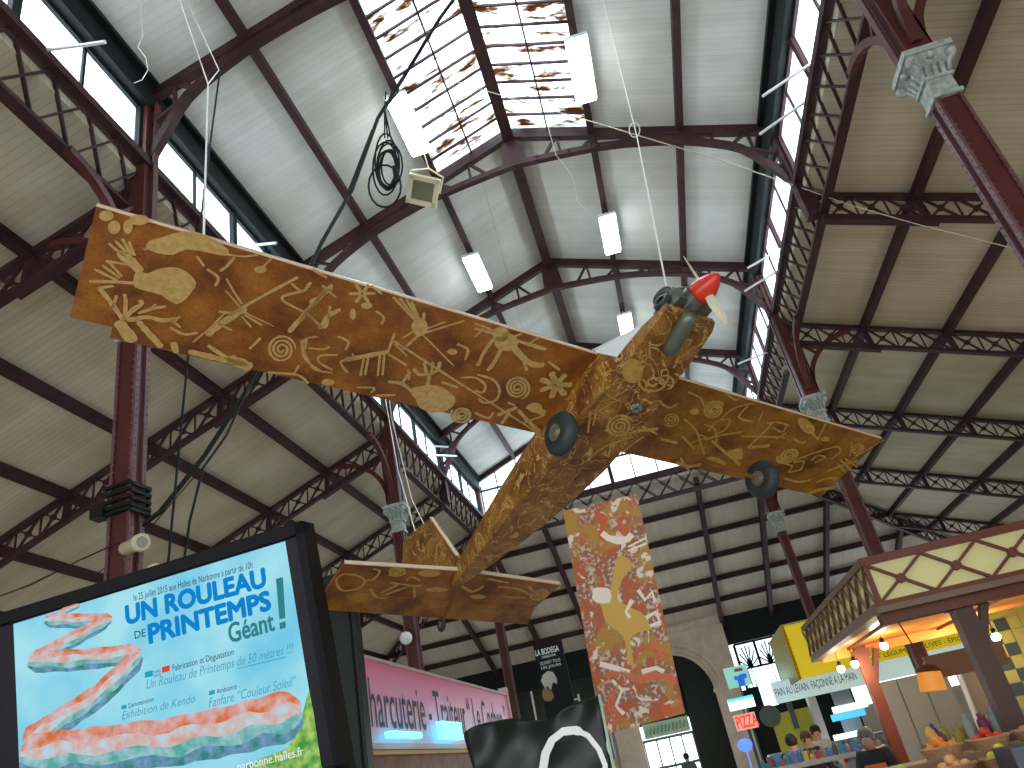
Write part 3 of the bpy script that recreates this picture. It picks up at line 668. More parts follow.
C.spiral(70, 152, 56, 3, 12, .8, -.4); C.st([(100, 205), (160, 150), (240, 122), (275, 120)], 9); C.st([(40, 260), (80, 215), (150, 200), (130, 250), (90, 272)], 9); C.st([(245, 130), (198, 188), (270, 212)], 10); C.st([(20, 225), (75, 250), (85, 330)], 8)
C.st([(20, 302), (110, 280), (210, 265)], 11); C.st([(215, 285), (430, 292)], 11); C.st([(245, 342), (300, 290), (350, 240), (362, 218)], 11); C.st([(340, 220), (400, 215), (455, 232)], 9); C.st([(60, 310), (130, 370), (200, 430)], 13)
C.poly([(130, 368), (170, 355), (213, 345), (218, 395), (190, 408), (160, 395)]); C.poly([(25, 412), (58, 388), (130, 420), (120, 445), (75, 442)]); C.st([(390, 300), (440, 268)], 9); C.st([(255, 342), (350, 335)], 20); C.st([(0, 280), (50, 300)], 9); C.st([(-60, 330), (0, 300), (40, 305)], 8)
C.poly([(500, 192), (545, 200), (578, 228), (588, 258), (560, 275), (528, 260), (508, 232)]); C.st([(570, 265), (602, 302)], 9); C.st([(602, 302), (640, 225)], 9)
C.spiral(450, 385, 60, 2.6, 14, .62, -.4); C.st([(480, 412), (560, 380), (650, 350), (705, 340), (715, 368), (670, 402)], 9); C.st([(570, 410), (600, 385), (640, 395), (590, 420)], 8)
C.st([(655, 462), (730, 435), (800, 412)], 16); C.st([(715, 405), (775, 462)], 8); C.st([(742, 400), (803, 445)], 8); C.st([(700, 425), (740, 465)], 8); C.st([(742, 422), (840, 365), (938, 305)], 7)
C.spiral(803, 352, 38, 2.4, 10, .8, -.5); C.st([(430, 425), (470, 440), (455, 470), (520, 455)], 9); C.st([(480, 420), (530, 415), (515, 455)], 9); C.st([(545, 585), (610, 560), (685, 550)], 20); C.st([(765, 390), (775, 320)], 7); C.st([(370, 240), (420, 265), (440, 235)], 8); C.st([(320, 160), (300, 210)], 7)
C.st([(600, 520), (660, 500), (700, 505)], 14); C.st([(430, 500), (500, 520), (560, 510)], 12); C.st([(-80, 200), (-20, 260), (20, 380)], 9); C.st([(-120, 420), (-60, 440), (0, 430)], 20); C.st([(-100, 400), (-60, 460)], 10); C.st([(-90, 290), (-30, 350)], 9)
A.st([(560, 300), (600, 330), (590, 360)], 12); A.st([(520, 250), (545, 285)], 12); A.poly(ell(760, 300, 24, 14)); A.st([(760, 300), (800, 260)], 9); A.st([(760, 560), (720, 600)], 10); A.st([(420, 520), (470, 545), (520, 540)], 12); A.st([(960, 300), (1010, 330)], 12)
B.st([(300, 200), (330, 225), (320, 250)], 10); B.st([(620, 330), (660, 350), (650, 390)], 10); B.poly(ell(600, 360, 20, 12)); B.st([(150, 300), (190, 320), (180, 350)], 11); B.st([(560, 480), (620, 500)], 12); B.st([(690, 600), (740, 620), (760, 600)], 11); B.poly(ell(110, 480, 26, 14)); B.st([(280, 100), (320, 130)], 10); B.st([(980, 400), (1020, 430)], 12)
C.st([(-220, 100), (-160, 140), (-120, 120)], 12); C.spiral(-150, 200, 45, 2.4, 10, .8); C.st([(-200, 300), (-120, 320)], 14); C.poly(ell(-30, 160, 24, 16)); C.st([(120, 60), (180, 100), (200, 90)], 9); C.st([(-60, 60), (0, 90), (20, 130)], 10); C.st([(300, 420), (350, 460)], 12); C.poly(ell(640, 300, 22, 12)); C.st([(480, 300), (520, 320), (540, 310)], 9)
# wing: airfoil section panels, underside flat
CH = 1.0
def airfoil(chord):
    top = [(0.0, .014), (.02, .06), (.08, .10), (.25, .13), (.5, .12), (.75, .08), (chord, .02)]
    return [(0, .004)] + [(a * 1.0 if i < 6 else chord, b) for i, (a, b) in enumerate(top)] + [(chord, 0), (.012, 0)]
def wing(x0, x1, name, mt, tipcut=False):
    m = MB(); secs = []
    xs_ = [x0 + (x1 - x0) * i / 10 for i in range(11)]
    if tipcut: xs_ = [x0, x0 + .26, x0 + .261] + xs_[1:]
    for x in xs_:
        ch = CH if not tipcut or x > x0 + .2605 else .90
        secs.append([L3(x, a, b) for a, b in airfoil(ch)])
    n = len(secs[0]); b0 = len(m.v)
    for s_ in secs: m.v += [tuple(v) for v in s_]
    for i in range(len(secs) - 1):
        for j in range(n):
            edge = 1 if j in (0, 9) else 0
            m.f.append((b0 + i * n + j, b0 + i * n + (j + 1) % n, b0 + (i + 1) * n + (j + 1) % n, b0 + (i + 1) * n + j)); m.m.append(edge)
    m.f.append(tuple(b0 + j for j in range(n))); m.m.append(0); m.f.append(tuple(b0 + (len(secs) - 1) * n + j for j in range(n))[::-1]); m.m.append(0)
    return m.build(name, [mt, EDGE], plane)
wl = wing(-3.805, .06, 'left_hand_wing', PLY, True); wr = wing(.64, 4.03, 'right_hand_wing', PLYR)
wm = wing(.06, .64, 'wing_centre_section', PLYF)
wl.name = 'wing'; wr.name = 'wing'
wl['label'] = 'longer wing nearest the camera'; wr['label'] = 'yellower far wing'
for dd, mt, par in ((A, TAN, wl), (B, TAN, wl), (C, TANY, wr)):
    o = dd.m.build('painted_figures', mt, par)
# fuselage
secs = [(-.80, .07, .57, -.36, -.31), (-.72, .06, .60, -.37, -.31), (-.52, .06, .62, -.37, -.26), (-.16, .06, .64, -.37, -.235), (-.05, .06, .65, -.37, -.05), (.02, .06, .65, -.37, .03), (.5, .06, .66, -.37, .06), (1.0, .05, .65, -.35, .06), (1.5, .08, .60, -.31, .07), (1.9, .11, .55, -.27, .08), (2.4, .16, .48, -.20, .09), (2.9, .21, .40, -.12, .09), (3.3, .24, .345, -.05, .08)]
m = MB()
for i, (y_, x0, x1, zb, zt) in enumerate(secs): m.v += [tuple(L3(x0, y_, zb)), tuple(L3(x1, y_, zb)), tuple(L3(x1, y_, zt)), tuple(L3(x0, y_, zt))]
for i in range(len(secs) - 1):
    for j in range(4): m.f.append((i * 4 + j, i * 4 + (j + 1) % 4, i * 4 + 4 + (j + 1) % 4, i * 4 + 4 + j)); m.m.append(0)
m.f += [(0, 1, 2, 3), tuple(range(len(m.v) - 4, len(m.v)))]; m.m += [0, 0]
fus = m.build('fuselage', PLYF, plane)
D = Deco(520, 330, 5.69, -.372)
D.spiral(565, 545, 78, 3, 14, .8, -.35); D.st([(470, 345), (515, 378), (560, 400)], 10); D.st([(480, 210), (475, 280), (472, 345)], 9); D.st([(470, 350), (420, 410), (352, 470)], 22); D.st([(400, 455), (385, 580)], 13); D.st([(440, 430), (415, 540)], 12); D.st([(345, 505), (460, 450), (570, 388)], 8)
D.st([(370, 752), (440, 690), (510, 650), (640, 605)], 9); D.st([(520, 650), (500, 720)], 12); D.st([(560, 715), (630, 655), (700, 605)], 9); D.st([(670, 570), (780, 560)], 18); D.st([(690, 545), (780, 590)], 12)
D.spiral(760, 300, 90, 1.6, 16, .6); D.spiral(820, 290, 60, 1.2, 12, .8); D.poly(ell(640, 230, 60, 70)); D.st([(640, 280), (700, 280), (720, 320)], 12); D.st([(740, 60), (735, 150)], 14)
o = D.m.build('painted_figures', TANY, fus)
m = MB(); pc = toplane(520 + 660 / 5.69, 330 + 445 / 5.69, -.375); 
for i in range(7): 
    a = i * 0.9; m.ball((pc.x + .03 * math.cos(a), pc.y + .025 * math.sin(a), -.375 * PS), .018, 6, 4)
m.build('metal_fitting', mat('grey_green_metal', (.22, .27, .22, 1), .4, .5), plane)
# windshield
m = MB(); m.prism([L3(.05, .03, .07), L3(.66, .03, .07), L3(.62, -.53, -.26), L3(.06, -.53, -.26)], L3(0, 0, .012)); m.prism([L3(.055, .04, .07), L3(.055, -.53, -.26), L3(.055, -.16, -.235)], L3(.01, 0, 0)); m.prism([L3(.645, .04, .07), L3(.635, -.53, -.26), L3(.645, -.16, -.235)], L3(.01, 0, 0)); m.build('windshield', mat('hazy_perspex', (.80, .84, .86, 1), .2), plane)
# tailplane, elevator, fin, rudder
m = MB()
def flat(poly, z, t, mi=0): m.prism([L3(a, b, z) for a, b in poly], L3(0, 0, t), mi)
flat([(-1.01, 3.17), (.25, 3.08), (.25, 3.60), (-1.035, 3.60)], 0, .035); flat([(.33, 3.08), (1.60, 3.13), (1.52, 3.60), (.33, 3.60)], 0, .035); flat([(.25, 3.08), (.33, 3.08), (.33, 3.60), (.25, 3.60)], 0, .035)
tp = m.build('tailplane', PLY, plane)
m = MB(); m.prism([L3(-1.035, 3.61, 0), L3(1.52, 3.61, 0), L3(1.58, 3.90, -.03), L3(-.99, 3.92, -.03)], L3(0, 0, .03)); el_ = m.build('elevator', PLYR, plane)
m = MB(); m.bar(L3(-1.01, 3.165, .018), L3(.25, 3.075, .018), .012, .03); m.bar(L3(.33, 3.075, .018), L3(1.6, 3.125, .018), .012, .03); m.build('raw_edge', EDGE, tp)
E_ = Deco(310, 510, 3.938, 0.0)
E_.st([(110, 300), (105, 270), (140, 250), (200, 262), (215, 285), (180, 310), (130, 315), (110, 300)], 10); E_.st([(250, 230), (275, 240), (250, 270), (215, 275)], 9); E_.spiral(340, 240, 38, 2.4, 9, .5); E_.poly(ell(470, 248, 45, 14)); E_.st([(280, 325), (350, 290)], 10); E_.st([(300, 330), (390, 300), (440, 295)], 10); E_.st([(320, 285), (430, 300)], 9); E_.st([(410, 300), (412, 340)], 8); E_.poly(ell(500, 312, 45, 9)); E_.spiral(905, 330, 38, 2.6, 8, .6, -.3); E_.st([(740, 300), (820, 310), (860, 330)], 9); E_.st([(760, 340), (850, 345)], 7)
E_.st([(600, 300), (640, 320), (680, 300)], 12); E_.st([(560, 280), (600, 265)], 14); E_.st([(240, 310), (260, 340), (300, 350)], 10); E_.st([(700, 270), (780, 285)], 10); E_.st([(860, 300), (880, 320)], 9); E_.poly(ell(660, 340, 30, 9)); E_.st([(430, 275), (400, 262), (380, 275)], 9); E_.m.build('painted_figures', TANY, tp)
fx = .29
m = MB(); fin = [(3.05, .03), (3.10, .25), (3.44, 1.02), (3.85, 1.16), (3.72, .02)]
m.prism([L3(fx - .02, a, b) for a, b in fin], L3(.04, 0, 0)); m.build('fin', PLYF, plane)
m = MB(); m.prism([L3(fx - .018, a, b) for a, b in [(3.86, 1.16), (4.2, 1.27), (4.36, .95), (4.05, .02), (3.73, .02)]], L3(.036, 0, 0)); m.build('rudder', PLYF, plane)
m = MB(); m.bar(L3(fx - .025, 3.08, .2), L3(fx - .025, 3.44, 1.03), .01, .03, up=(1, 0, 0)); m.build('raw_edge', EDGE, plane)
RUB = mat('black_tyre_rubber', (.018, .026, .026, 1), .55, col2=(.03, .042, .042, 1), scale=12); HUB = mat('dull_hub_metal', (.30, .30, .26, 1), .35, .7)
def tyre(c, r, w_, name, strut=None):
    c = Vector(c); n = 12; prof = []
    for i in range(n + 1):
        a = -math.pi * .62 + i / n * math.pi * 1.24
        prof.append((r - w_ * .5 + w_ * .5 * math.cos(a), w_ * .5 * math.sin(a)))
    m = MB(); m.lathe([(p[0], p[1]) for p in prof], c, (1, 0, 0), 36)
    wobj = m.build(name, RUB, plane, smooth=True)
    m = MB(); rr = r - w_ * .92
    rh = r * .40
    for sx in (-1, 1): m.lathe([(rh, sx * w_ * .44), (rh * .95, sx * w_ * .50), (rh * .6, sx * w_ * .47), (rh * .55, sx * w_ * .62), (rh * .3, sx * w_ * .62)], c, (1, 0, 0), 20)
    m.build('hub', HUB, wobj); return wobj
WL = L3(-.245, .467, -.60); WR_ = L3(2.12, .467, -.60); wr_ = .187 * PS
tyre(WL, wr_, .105, 'wheel'); tyre(WR_, wr_, .105, 'wheel')
STR = mat('ochre_strut_paint', (.20, .08, .015, 1), .5)
m = MB(); m.bar(WL + L3(.03, 0, 0), L3(.08, .45, -.36), .02, .025); m.bar(WL + L3(.03, 0, 0), L3(.07, .1, -.36), .016, .02); m.build('wheel_strut', STR, plane)
m = MB(); m.bar(WR_ - L3(.09, 0, 0), L3(1.98, .86, 0), .03, .03); m.build('wheel_strut', STR, plane)
tyre(L3(.42, 3.93, -.10), .06, .035, 'tail_wheel')
m = MB(); m.bar(L3(.40, 3.5, 0), L3(.41, 3.93, -.10), .015, .015); m.build('wheel_strut', STR, plane)
# engine, exhaust can, spinner, propeller
ENG = mat('oily_engine_metal', (.09, .10, .08, 1), .35, .6, col2=(.20, .20, .16, 1), scale=20)
m = MB(); m.box(L3(.16, -.88, -.30), L3(.52, -.60, -.16)); m.lathe([(.08, 0), (.08, .16)], L3(.34, -.93, -.24), (0, 1, 0), 14); m.lathe([(.035, 0), (.035, .10)], L3(.34, -1.02, -.25), (0, 1, 0), 12)
for i in range(7): m.lathe([(.075, 0), (.075, .009)], L3(.27, -.70, -.17 + i * .027) , (-.3, .1, 1), 16)
m.tube([L3(.45, -.86, -.12), L3(.5, -.8, -.05), L3(.42, -.7, -.05)], .012, 6); m.tube([L3(.36, -.88, -.08), L3(.3, -.8, -.02), L3(.3, -.66, -.07)], .012, 6); m.box(L3(.38, -.82, -.17), L3(.52, -.68, -.05)); m.build('engine', ENG, plane)
m = MB(); m.lathe([(.02, -.06), (.062, -.05), (.064, .05), (.045, .065), (.03, .066), (.03, .05)], L3(.20, -.72, -.20), (-.75, -.2, .25), 18); m.build('cylinder_head', mat('blackened_casting', (.03, .035, .035, 1), .4, .4), plane, smooth=False)
m = MB(); m.lathe([(.012, 0), (.045, .02), (.05, .06), (.05, .24), (.042, .28), (.012, .31)], L3(.25, -.84, -.42), (.1, 1, -.06), 16); m.build('exhaust_can', mat('grey_aluminium_can', (.15, .17, .13, 1), .38, .5), plane, smooth=True)
spn = L3(.345, -.93, -.26)
m = MB(); m.lathe([(.072, 0), (.080, -.008), (.080, -.03), (.070, -.075), (.050, -.125), (.028, -.160), (.012, -.172)], spn, (0, 1, 0.12), 22); m.build('spinner', mat('glossy_red_paint', (.62, .035, .015, 1), .25), plane, smooth=True)
PROP = mat('cream_propeller_paint', (.66, .62, .46, 1), .4)
for s_ in (-1, 1):
    m = MB(); n = 9; vs = []
    for i in range(n + 1):
        t = i / n; r_ = .05 + .32 * t; wd = .020 + .013 * math.sin(math.pi * min(1, t * 1.15)) if t < .95 else .014
        tw = .9 - .6 * t; d_ = Vector((.1 * s_, 0, s_)).normalized(); side = Vector((math.cos(tw), math.sin(tw) * s_, 0))
        c_ = spn + Vector((0, -.05, 0)) + d_ * r_
        nrm = d_.cross(side).normalized()
        for u, v in ((-1, 0), (0, -.22), (1, 0), (0, .22)): vs.append(tuple(c_ + side * wd * u + nrm * wd * v))
    m.v = vs
    for i in range(n):
        for j in range(4): m.f.append((i * 4 + j, i * 4 + (j + 1) % 4, i * 4 + 4 + (j + 1) % 4, i * 4 + 4 + j)); m.m.append(0)
    m.f += [(0, 1, 2, 3), tuple(4 * n + j for j in range(4))]; m.m += [0, 0]
    m.build('propeller_blade', PROP, plane, smooth=False)
def PW(x, y, z): return PO + ex * x * PS + ey * y * PS + ez * z * PS
# ------------------------------------------------------------------ strings, cables, openers
def sag(a, b, k, n=10):
    a = Vector(a); b = Vector(b); return [a.lerp(b, i / n) - Vector((0, 0, k * 4 * (i / n) * (1 - i / n))) for i in range(n + 1)]
def cable(name, pts, r, mt, label, cat, group=None, n=6):
    m = MB(); m.tube(pts, r, n); o = m.build(name, mt); tag(o, label, cat, group); return o
nose = PW(.345, -.69, .0); top = at(602, -4, 'z', 12.6); mid = nose.lerp(top, .5)
rng = at(637, 137, 'y', (nose.y * .55 + top.y * .45)); 
cable('hanging_string', [nose, rng, top], .006, STRING, 'white string rising from the aeroplane nose to the roof', 'string')
m = MB(); c = rng + Vector((0, 0, .1)); m.tube([c + RT * (.055 * math.cos(a * .52)) + UP * (.075 * math.sin(a * .52)) for a in range(13)], .006, 5); tag(m.build('rope_ring', STRING), 'small white loop knotted halfway up the nose string', 'ring')
wt = PW(-3.17, .03, .06); k1 = at(208, 84, 'y', wt.y + 1.2); k2 = at(175, -14, 'y', 6.1)
cable('hanging_string', [wt, k1, k2], .006, STRING, 'white string rising from the left wing leading edge', 'string')
cable('hanging_string', [k1, at(219, 70, 'y', 6.0), at(180, -14, 'y', 6.05)], .006, STRING, 'second white string knotted beside the wing string at top left', 'string')
f0 = PW(.29, 3.9, 1.15); cable('hanging_string', [f0, at(398, 470, 'y', 8.5), at(386, 402, 'y', 9.6), at(375, 330, 'y', 10.5)], .006, STRING, 'white string running up from the tail fin past the capital', 'string')
cable('hanging_string', [PW(.29, 3.5, .6), at(412, 500, 'y', 8.0), at(392, 420, 'y', 9.4), at(380, 330, 'y', 10.4)], .005, STRING, 'second white string from the tail fin, right of its twin', 'string')
curl = [at(x, y, 'y', 5.7) for x, y in ((141, -3), (141, 20), (143, 35), (138, 47), (146, 58), (148, 70), (142, 80), (134, 83))]
cable('loose_string', curl, .005, STRING, 'thin curly loose string hanging in front of the left roof slope', 'string')
cable('loose_string', [at(x, y, 'y', 10.0) for x, y in ((548, 127), (556, 155), (572, 175), (578, 203), (590, 214))], .006, ROPE, 'thin loose wire dangling from the skylight end towards a luminaire', 'wire')
rp = [at(232, 3, 'y', 7.0), at(300, 28, 'y', 7.8), at(378, 50, 'y', 8.7), at(450, 80, 'y', 9.4), at(520, 101, 'y', 10.0), at(600, 124, 'y', 10.5), at(640, 136, 'y', 10.7), at(720, 160, 'y', 11.0), at(802, 188, 'y', 11.25)]
cable('slack_rope', rp, .010, ROPE, 'long slack olive rope strung right across the nave under the roof', 'rope')
cable('slack_rope', [at(802, 188, 'y', 11.1), at(850, 205, 'y', 10.6), at(920, 225, 'y', 10.0), at(1028, 252, 'y', 9.2)], .008, ROPE, 'thin wire continuing from the right arcade under the aisle roof', 'rope')
# black power cables
cable('power_cable', [at(462, -12, 'y', 7.3), at(440, 18, 'y', 7.7), at(405, 75, 'y', 8.2), at(378, 118, 'y', 8.3), at(352, 190, 'y', 8.2), at(322, 242, 'y', 8.0), at(290, 310, 'y', 7.8), at(256, 376, 'y', 7.6), at(205, 455, 'y', 7.3), at(160, 512, 'y', 7.0), at(122, 540, 'y', 6.75)], .028, BLACK, 'thick black power cable running from the skylight down behind the left wing', 'cable')
cable('power_cable', [at(372, 130, 'y', 8.5), at(345, 200, 'y', 8.2), at(318, 248, 'y', 8.0), at(280, 330, 'y', 7.7), at(250, 384, 'y', 7.5), at(226, 436, 'y', 7.3), at(203, 468, 'y', 7.1), at(190, 520, 'y', 7.0), at(182, 575, 'y', 6.9)], .014, BLACK, 'thinner black cable below the left wing bending down behind the screen', 'cable')
cable('power_cable', [at(220, 70, 'y', 6.2), at(212, 130, 'y', 6.2), at(204, 190, 'y', 6.2), at(188, 357, 'y', 6.2), at(177, 470, 'y', 6.2), at(167, 575, 'y', 6.2)], .012, BLACK, 'straight black cable hanging down past the left wing beside the strings', 'cable')
cable('power_cable', [at(120, 542, 'y', 6.6), at(80, 560, 'y', 6.6), at(30, 585, 'y', 5.7), at(-10, 600, 'y', 7)], .008, BLACK, 'thin black wire from the riveted column to the left edge of the photo', 'cable')
cable('power_cable', [at(200, 470, 'y', 7.3), at(140, 540, 'y', 6.9), at(96, 575, 'y', 6.7)], .006, BLACK, 'thin black wire crossing diagonally in front of the riveted column', 'cable')
# coil
m = MB(); cc = at(386, 160, 'y', 8.9)
for i in range(7):
    rx, ry = .17 + .04 * math.sin(i * 2.1), .36 + .08 * math.cos(i * 1.7); o_ = Vector((.03 * math.sin(i * 3), .03 * i, .05 * math.cos(i * 2)))
    m.tube([cc + o_ + RT * (rx * math.cos(a * .349) + .05 * math.sin(i)) + UP * (ry * math.sin(a * .349) - .05) for a in range(19)], .016, 5)
for i in range(3): m.tube([cc + UP * .35 + RT * (.05 * i - .02), cc + UP * .8 - RT * .02, cc + UP * 1.1 + RT * (.1 * i)], .014, 5)
rx, ry = .26, .34
m.tube([cc - UP * .42 + RT * (rx * math.cos(a * .35) - .02) + UP * (ry * math.sin(a * .35)) for a in range(19)], .017, 5)
co = m.build('cable_coil', BLACK); tag(co, 'hanging coil of black cable beside the cream floodlight', 'cable coil')
m = MB(); m.tube([cc + RT * .18 - UP * .32, cc + RT * .14 - UP * .1], [.05, .05], 8); m.build('plug', BLACK, co)
# floodlight
fl = at(424, 190, 'y', 9.6); CREAM = mat('cream_cast_metal', (.62, .56, .38, 1), .45)
t = thing('floodlight', 'cream box floodlight hanging below the skylight beside the cable coil', 'floodlight', fl)
a1 = (RT * .97 - UP * .22).normalized(); a2 = (UP * .97 + RT * .22).normalized(); a3 = -FW
a3 = (a3 * .9 - a2 * .43).normalized(); a2 = (a2 - a3 * a2.dot(a3)).normalized(); a1 = a2.cross(a3)
def fb(m, c, sx, sy, sz, mi=0, tap=1.0):
    vs = []
    for z, k in ((-1, tap), (1, 1)):
        for i, j in ((-1, -1), (1, -1), (1, 1), (-1, 1)): vs.append(c + a1 * i * sx * k + a2 * j * sy * k + a3 * z * sz)
    m.add(vs, [(0, 3, 2, 1), (4, 5, 6, 7), (0, 1, 5, 4), (1, 2, 6, 5), (2, 3, 7, 6), (3, 0, 4, 7)], mi)
m = LMB(); fb(m, fl + a2 * .06 - a3 * .06, .22, .20, .13, tap=.72)
for i, j, u, v in ((0, 1, .24, .04), (0, -1, .24, .04), (1, 0, .04, .24), (-1, 0, .04, .24)): fb(m, fl + a1 * i * .22 + a2 * (j * .20) + a3 * .08, u, v, .04)
m.under('housing', CREAM, t)
m = LMB(); fb(m, fl + a3 * .07, .19, .17, .01); m.under('front_glass', mat('olive_lamp_glass', (.16, .17, .10, 1), .1), t)
m = LMB(); m.tube([fl - a1 * .27, fl - a1 * .27 + a2 * .25 - a3 * .1, fl + a2 * .33 - a3 * .16, fl + a1 * .27 + a2 * .25 - a3 * .1, fl + a1 * .27], .016, 5); m.tube([fl + a2 * .33 - a3 * .16, at(395, 60, 'y', 9.4), at(380, 52, 'y', 9.2)], .012, 5); m.under('bracket', CREAM, t)
# white window opener rods
RODS = [(40, 51, 105, 42, -1, 'at top left'), (244, 246, 276, 243, -1, 'just above the left wing'), (415, 445, 448, 447, -1, 'left arcade below the wing, upper of two'), (437, 455, 457, 456, -1, 'left arcade below the wing, lower of two'),
        (812, 63, 763, 96, 1, 'right arcade, topmost'), (808, 100, 760, 134, 1, 'right arcade, second from the top'), (781, 249, 748, 268, 1, 'right arcade beside the red spinner, upper'), (781, 269, 745, 291, 1, 'right arcade beside the red spinner, lower'), (768, 352, 738, 364, 1, 'right arcade, lowest')]
for x0, y0, x1, y1, s, wh in RODS:
    a = at(x0, y0, 'x', XM + s * (HW - .06)); b = at(x1, y1, 'x', XM + s * (HW - 1.0))
    t = thing('window_opener_rod', 'white window opener rod of the ' + wh if 'arcade' in wh else 'white window opener rod on the left clerestory ' + wh, 'rod', a, 'white window opener rods')
    m = LMB(); m.tube([a, b], .022, 6); m.under('rod', WHITE, t)
    m = LMB(); m.tube([a, a + Vector((s * .06, .12, .02))], .03, 6); m.under('bracket', BLACK, t)
# ------------------------------------------------------------------ column fittings: camera bands
cx, cy = XL, yk(1)
m = MB()
for i, z in enumerate((5.50, 5.42, 5.34, 5.26, 5.21)): 
    for xa, ya, xb, yb in ((-.16, -.16, .16, -.16), (.16, -.16, .16, .16), (.16, .16, -.16, .16), (-.16, .16, -.16, -.16)): m.bar((cx + xa, cy + ya, z), (cx + xb, cy + yb, z + .02), .03, .035)
m.box((cx - .26, cy - .22, 5.18), (cx - .12, cy - .08, 5.28)); tag(m.build('cable_wrap', BLACK), 'black cable and bands wound around the riveted column above the screen', 'cable')
def cctv(c, d, lab):
    t = thing('security_camera', lab, 'camera', c, 'cream security cameras'); m = LMB(); d = Vector(d).normalized()
    m.lathe([(.03, -.16), (.065, -.14), (.07, .12), (.085, .14), (.085, .2), (.07, .2)], c, d, 16); m.under('housing', CREAM, t, True)
    m = LMB(); m.lathe([(.062, .195), (.05, .206)], c, d, 14); m.under('lens', mat('grey_lens', (.35, .34, .30, 1), .1), t); m = LMB(); m.bar(c, c + Vector((-.1, .02, -.02)), .03, .03); m.under('bracket', BLACK, t)
cctv(at(132, 546, 'y', 6.45), (.85, -.45, -.12), 'cream cylinder camera clamped on the riveted column above the screen')
cctv(at(143, 577, 'y', 6.45), (.9, -.3, -.05), 'cream cylinder camera half hidden by the top edge of the screen')
c = at(406, 638, 'y', yk(3) - .4); m = MB(); m.ball(c, .13, 14, 10); m.bar(c, c + Vector((.0, .4, .02)), .05, .05); tag(m.build('security_camera', WHITE, None, True), 'white dome camera on the column under the tailplane', 'camera')
# ------------------------------------------------------------------ lit screen
SO = CAM + px(13, 625) * 3.2
e1 = (-px(-6346, 2564)).normalized(); e2 = px(-88, -1772).normalized(); e2 = (e2 - e1 * e2.dot(e1)).normalized(); e3 = e1.cross(e2)   # right, up, towards viewer
if e3.dot(FW) > 0: e3 = -e3
scr = thing('display_screen', 'large lit screen with a sky-blue spring-roll poster, tilted forward on a stand', 'screen')
SM = Matrix.Identity(4)
for i in range(3): SM[i][0] = e1[i]; SM[i][1] = e2[i]; SM[i][2] = e3[i]; SM[i][3] = SO[i]
scr.matrix_world = SM
def S2(x, y):
    q = atn(x, y, SO, e3) - SO; return Vector((q.dot(e1), q.dot(e2)))
TR = S2(285, 542); BR = S2(321, 765); W_ = (TR.x + BR.x) / 2; Hs = BR.y
oTL = S2(0, 622); oTR = S2(300, 529); oBR = S2(346, 768)
bx0 = -.17; bx1 = oBR.x; by1 = max(oTR.y, .06); by0 = Hs - .075
BEZ = mat('black_bezel_plastic', (.004, .004, .005, 1), .5, spec=.12); PANEL = mat('unlit_panel', (.009, .008, .012, 1), .4, spec=.15)
m = MB(); th = .025
m.box((bx0, 0.012, -.05), (bx1, by1, .02)); m.box((bx0, by0, -.05), (bx1, Hs - .012, .02)); m.box((bx1 - .035, by0, -.05), (bx1, by1, .02)); m.box((bx0, by0, -.05), (bx0 + .04, by1, .02)); m.box((bx0, by0, -.09), (bx1, by1, -.045))
m.build('bezel', BEZ, scr)
m = MB(); m.box((bx0 + .04, Hs - .012, -.045), (bx1 - .035, .012, -.004)); m.build('panel', PANEL, scr)
m = MB(); m.add([(0, Hs, -.002), (W_, Hs, -.002), (W_, 0.004, -.002), (0, 0.004, -.002)], [(0, 1, 2, 3)])
SKYS = screenmat('lit_sky_blue', (.20, .66, .90, 1), .95, (.42, .86, .97, 1), 3.0); pic = m.build('picture', SKYS, scr)
def dec(polys, mt, z, name, parent=None):
    m = MB()
    for q in polys: m.add([(p[0], p[1], z) for p in q], [tuple(range(len(q)))])
    return m.build(name, mt, parent or scr)
# grass
g = [S2(*p) for p in ((300, 722), (306, 700), (309, 690), (314, 716), (321, 765), (322, 768), (235, 772), (262, 758), (288, 748))]
dec([g], screenmat('lit_grass', (.08, .42, .06, 1), .8, (.55, .8, .22, 1), 30), -.0015, 'grass', pic)
def roll(pts, w0, w1, idx):
    P = [S2(*p) for p in pts]; Q = []
    for i in range(len(P) - 1):
        for t in range(6): Q.append(P[i].lerp(P[i + 1], t / 6))
    Q.append(P[-1]); n = len(Q)
    bands = [(-1.0, -.55), (-.55, -.1), (-.1, .45), (.45, 1.0)]
    mts = [screenmat('lit_roll_teal', (.05, .30, .28, 1), .8, (.25, .45, .75, 1), 25), screenmat('lit_roll_pale', (.45, .75, .80, 1), .85, (.12, .48, .45, 1), 18), screenmat('lit_roll_white', (.86, .45, .36, 1), .85, (.62, .82, .92, 1), 20), screenmat('lit_roll_orange', (.85, .20, .05, 1), .85, (.82, .62, .66, 1), 16)]
    for bi, (u, v) in enumerate(bands):
        m = MB(); vs = []
        for i, p in enumerate(Q):
            d = (Q[min(i + 1, n - 1)] - Q[max(i - 1, 0)]).normalized(); nn = Vector((-d.y, d.x))
            if nn.y < 0: nn = -nn
            t = i / (n - 1); w = (w0 + (w1 - w0) * t) * min(1, .45 + 1.4 * math.sqrt(min(t, 1 - t) * 3)) * (1 + .05 * math.sin(i * 2.1 + idx))
            wob = .12 * math.sin(i * 1.3 + bi + idx)
            uu = u + (wob if u > -1 else 0); vv = v + (.12 * math.sin(i * 1.3 + bi + 1 + idx) if v < 1 else 0)
            a, b = p + nn * uu * w, p + nn * vv * w; vs += [(a.x, a.y, idx * .0001), (b.x, b.y, idx * .0001)]
        m.add(vs, [(2 * i, 2 * i + 1, 2 * i + 3, 2 * i + 2) for i in range(n - 1)]); m.build('spring_roll', mts[bi], pic)
pxm = (S2(200, 650) - S2(201, 650)).length
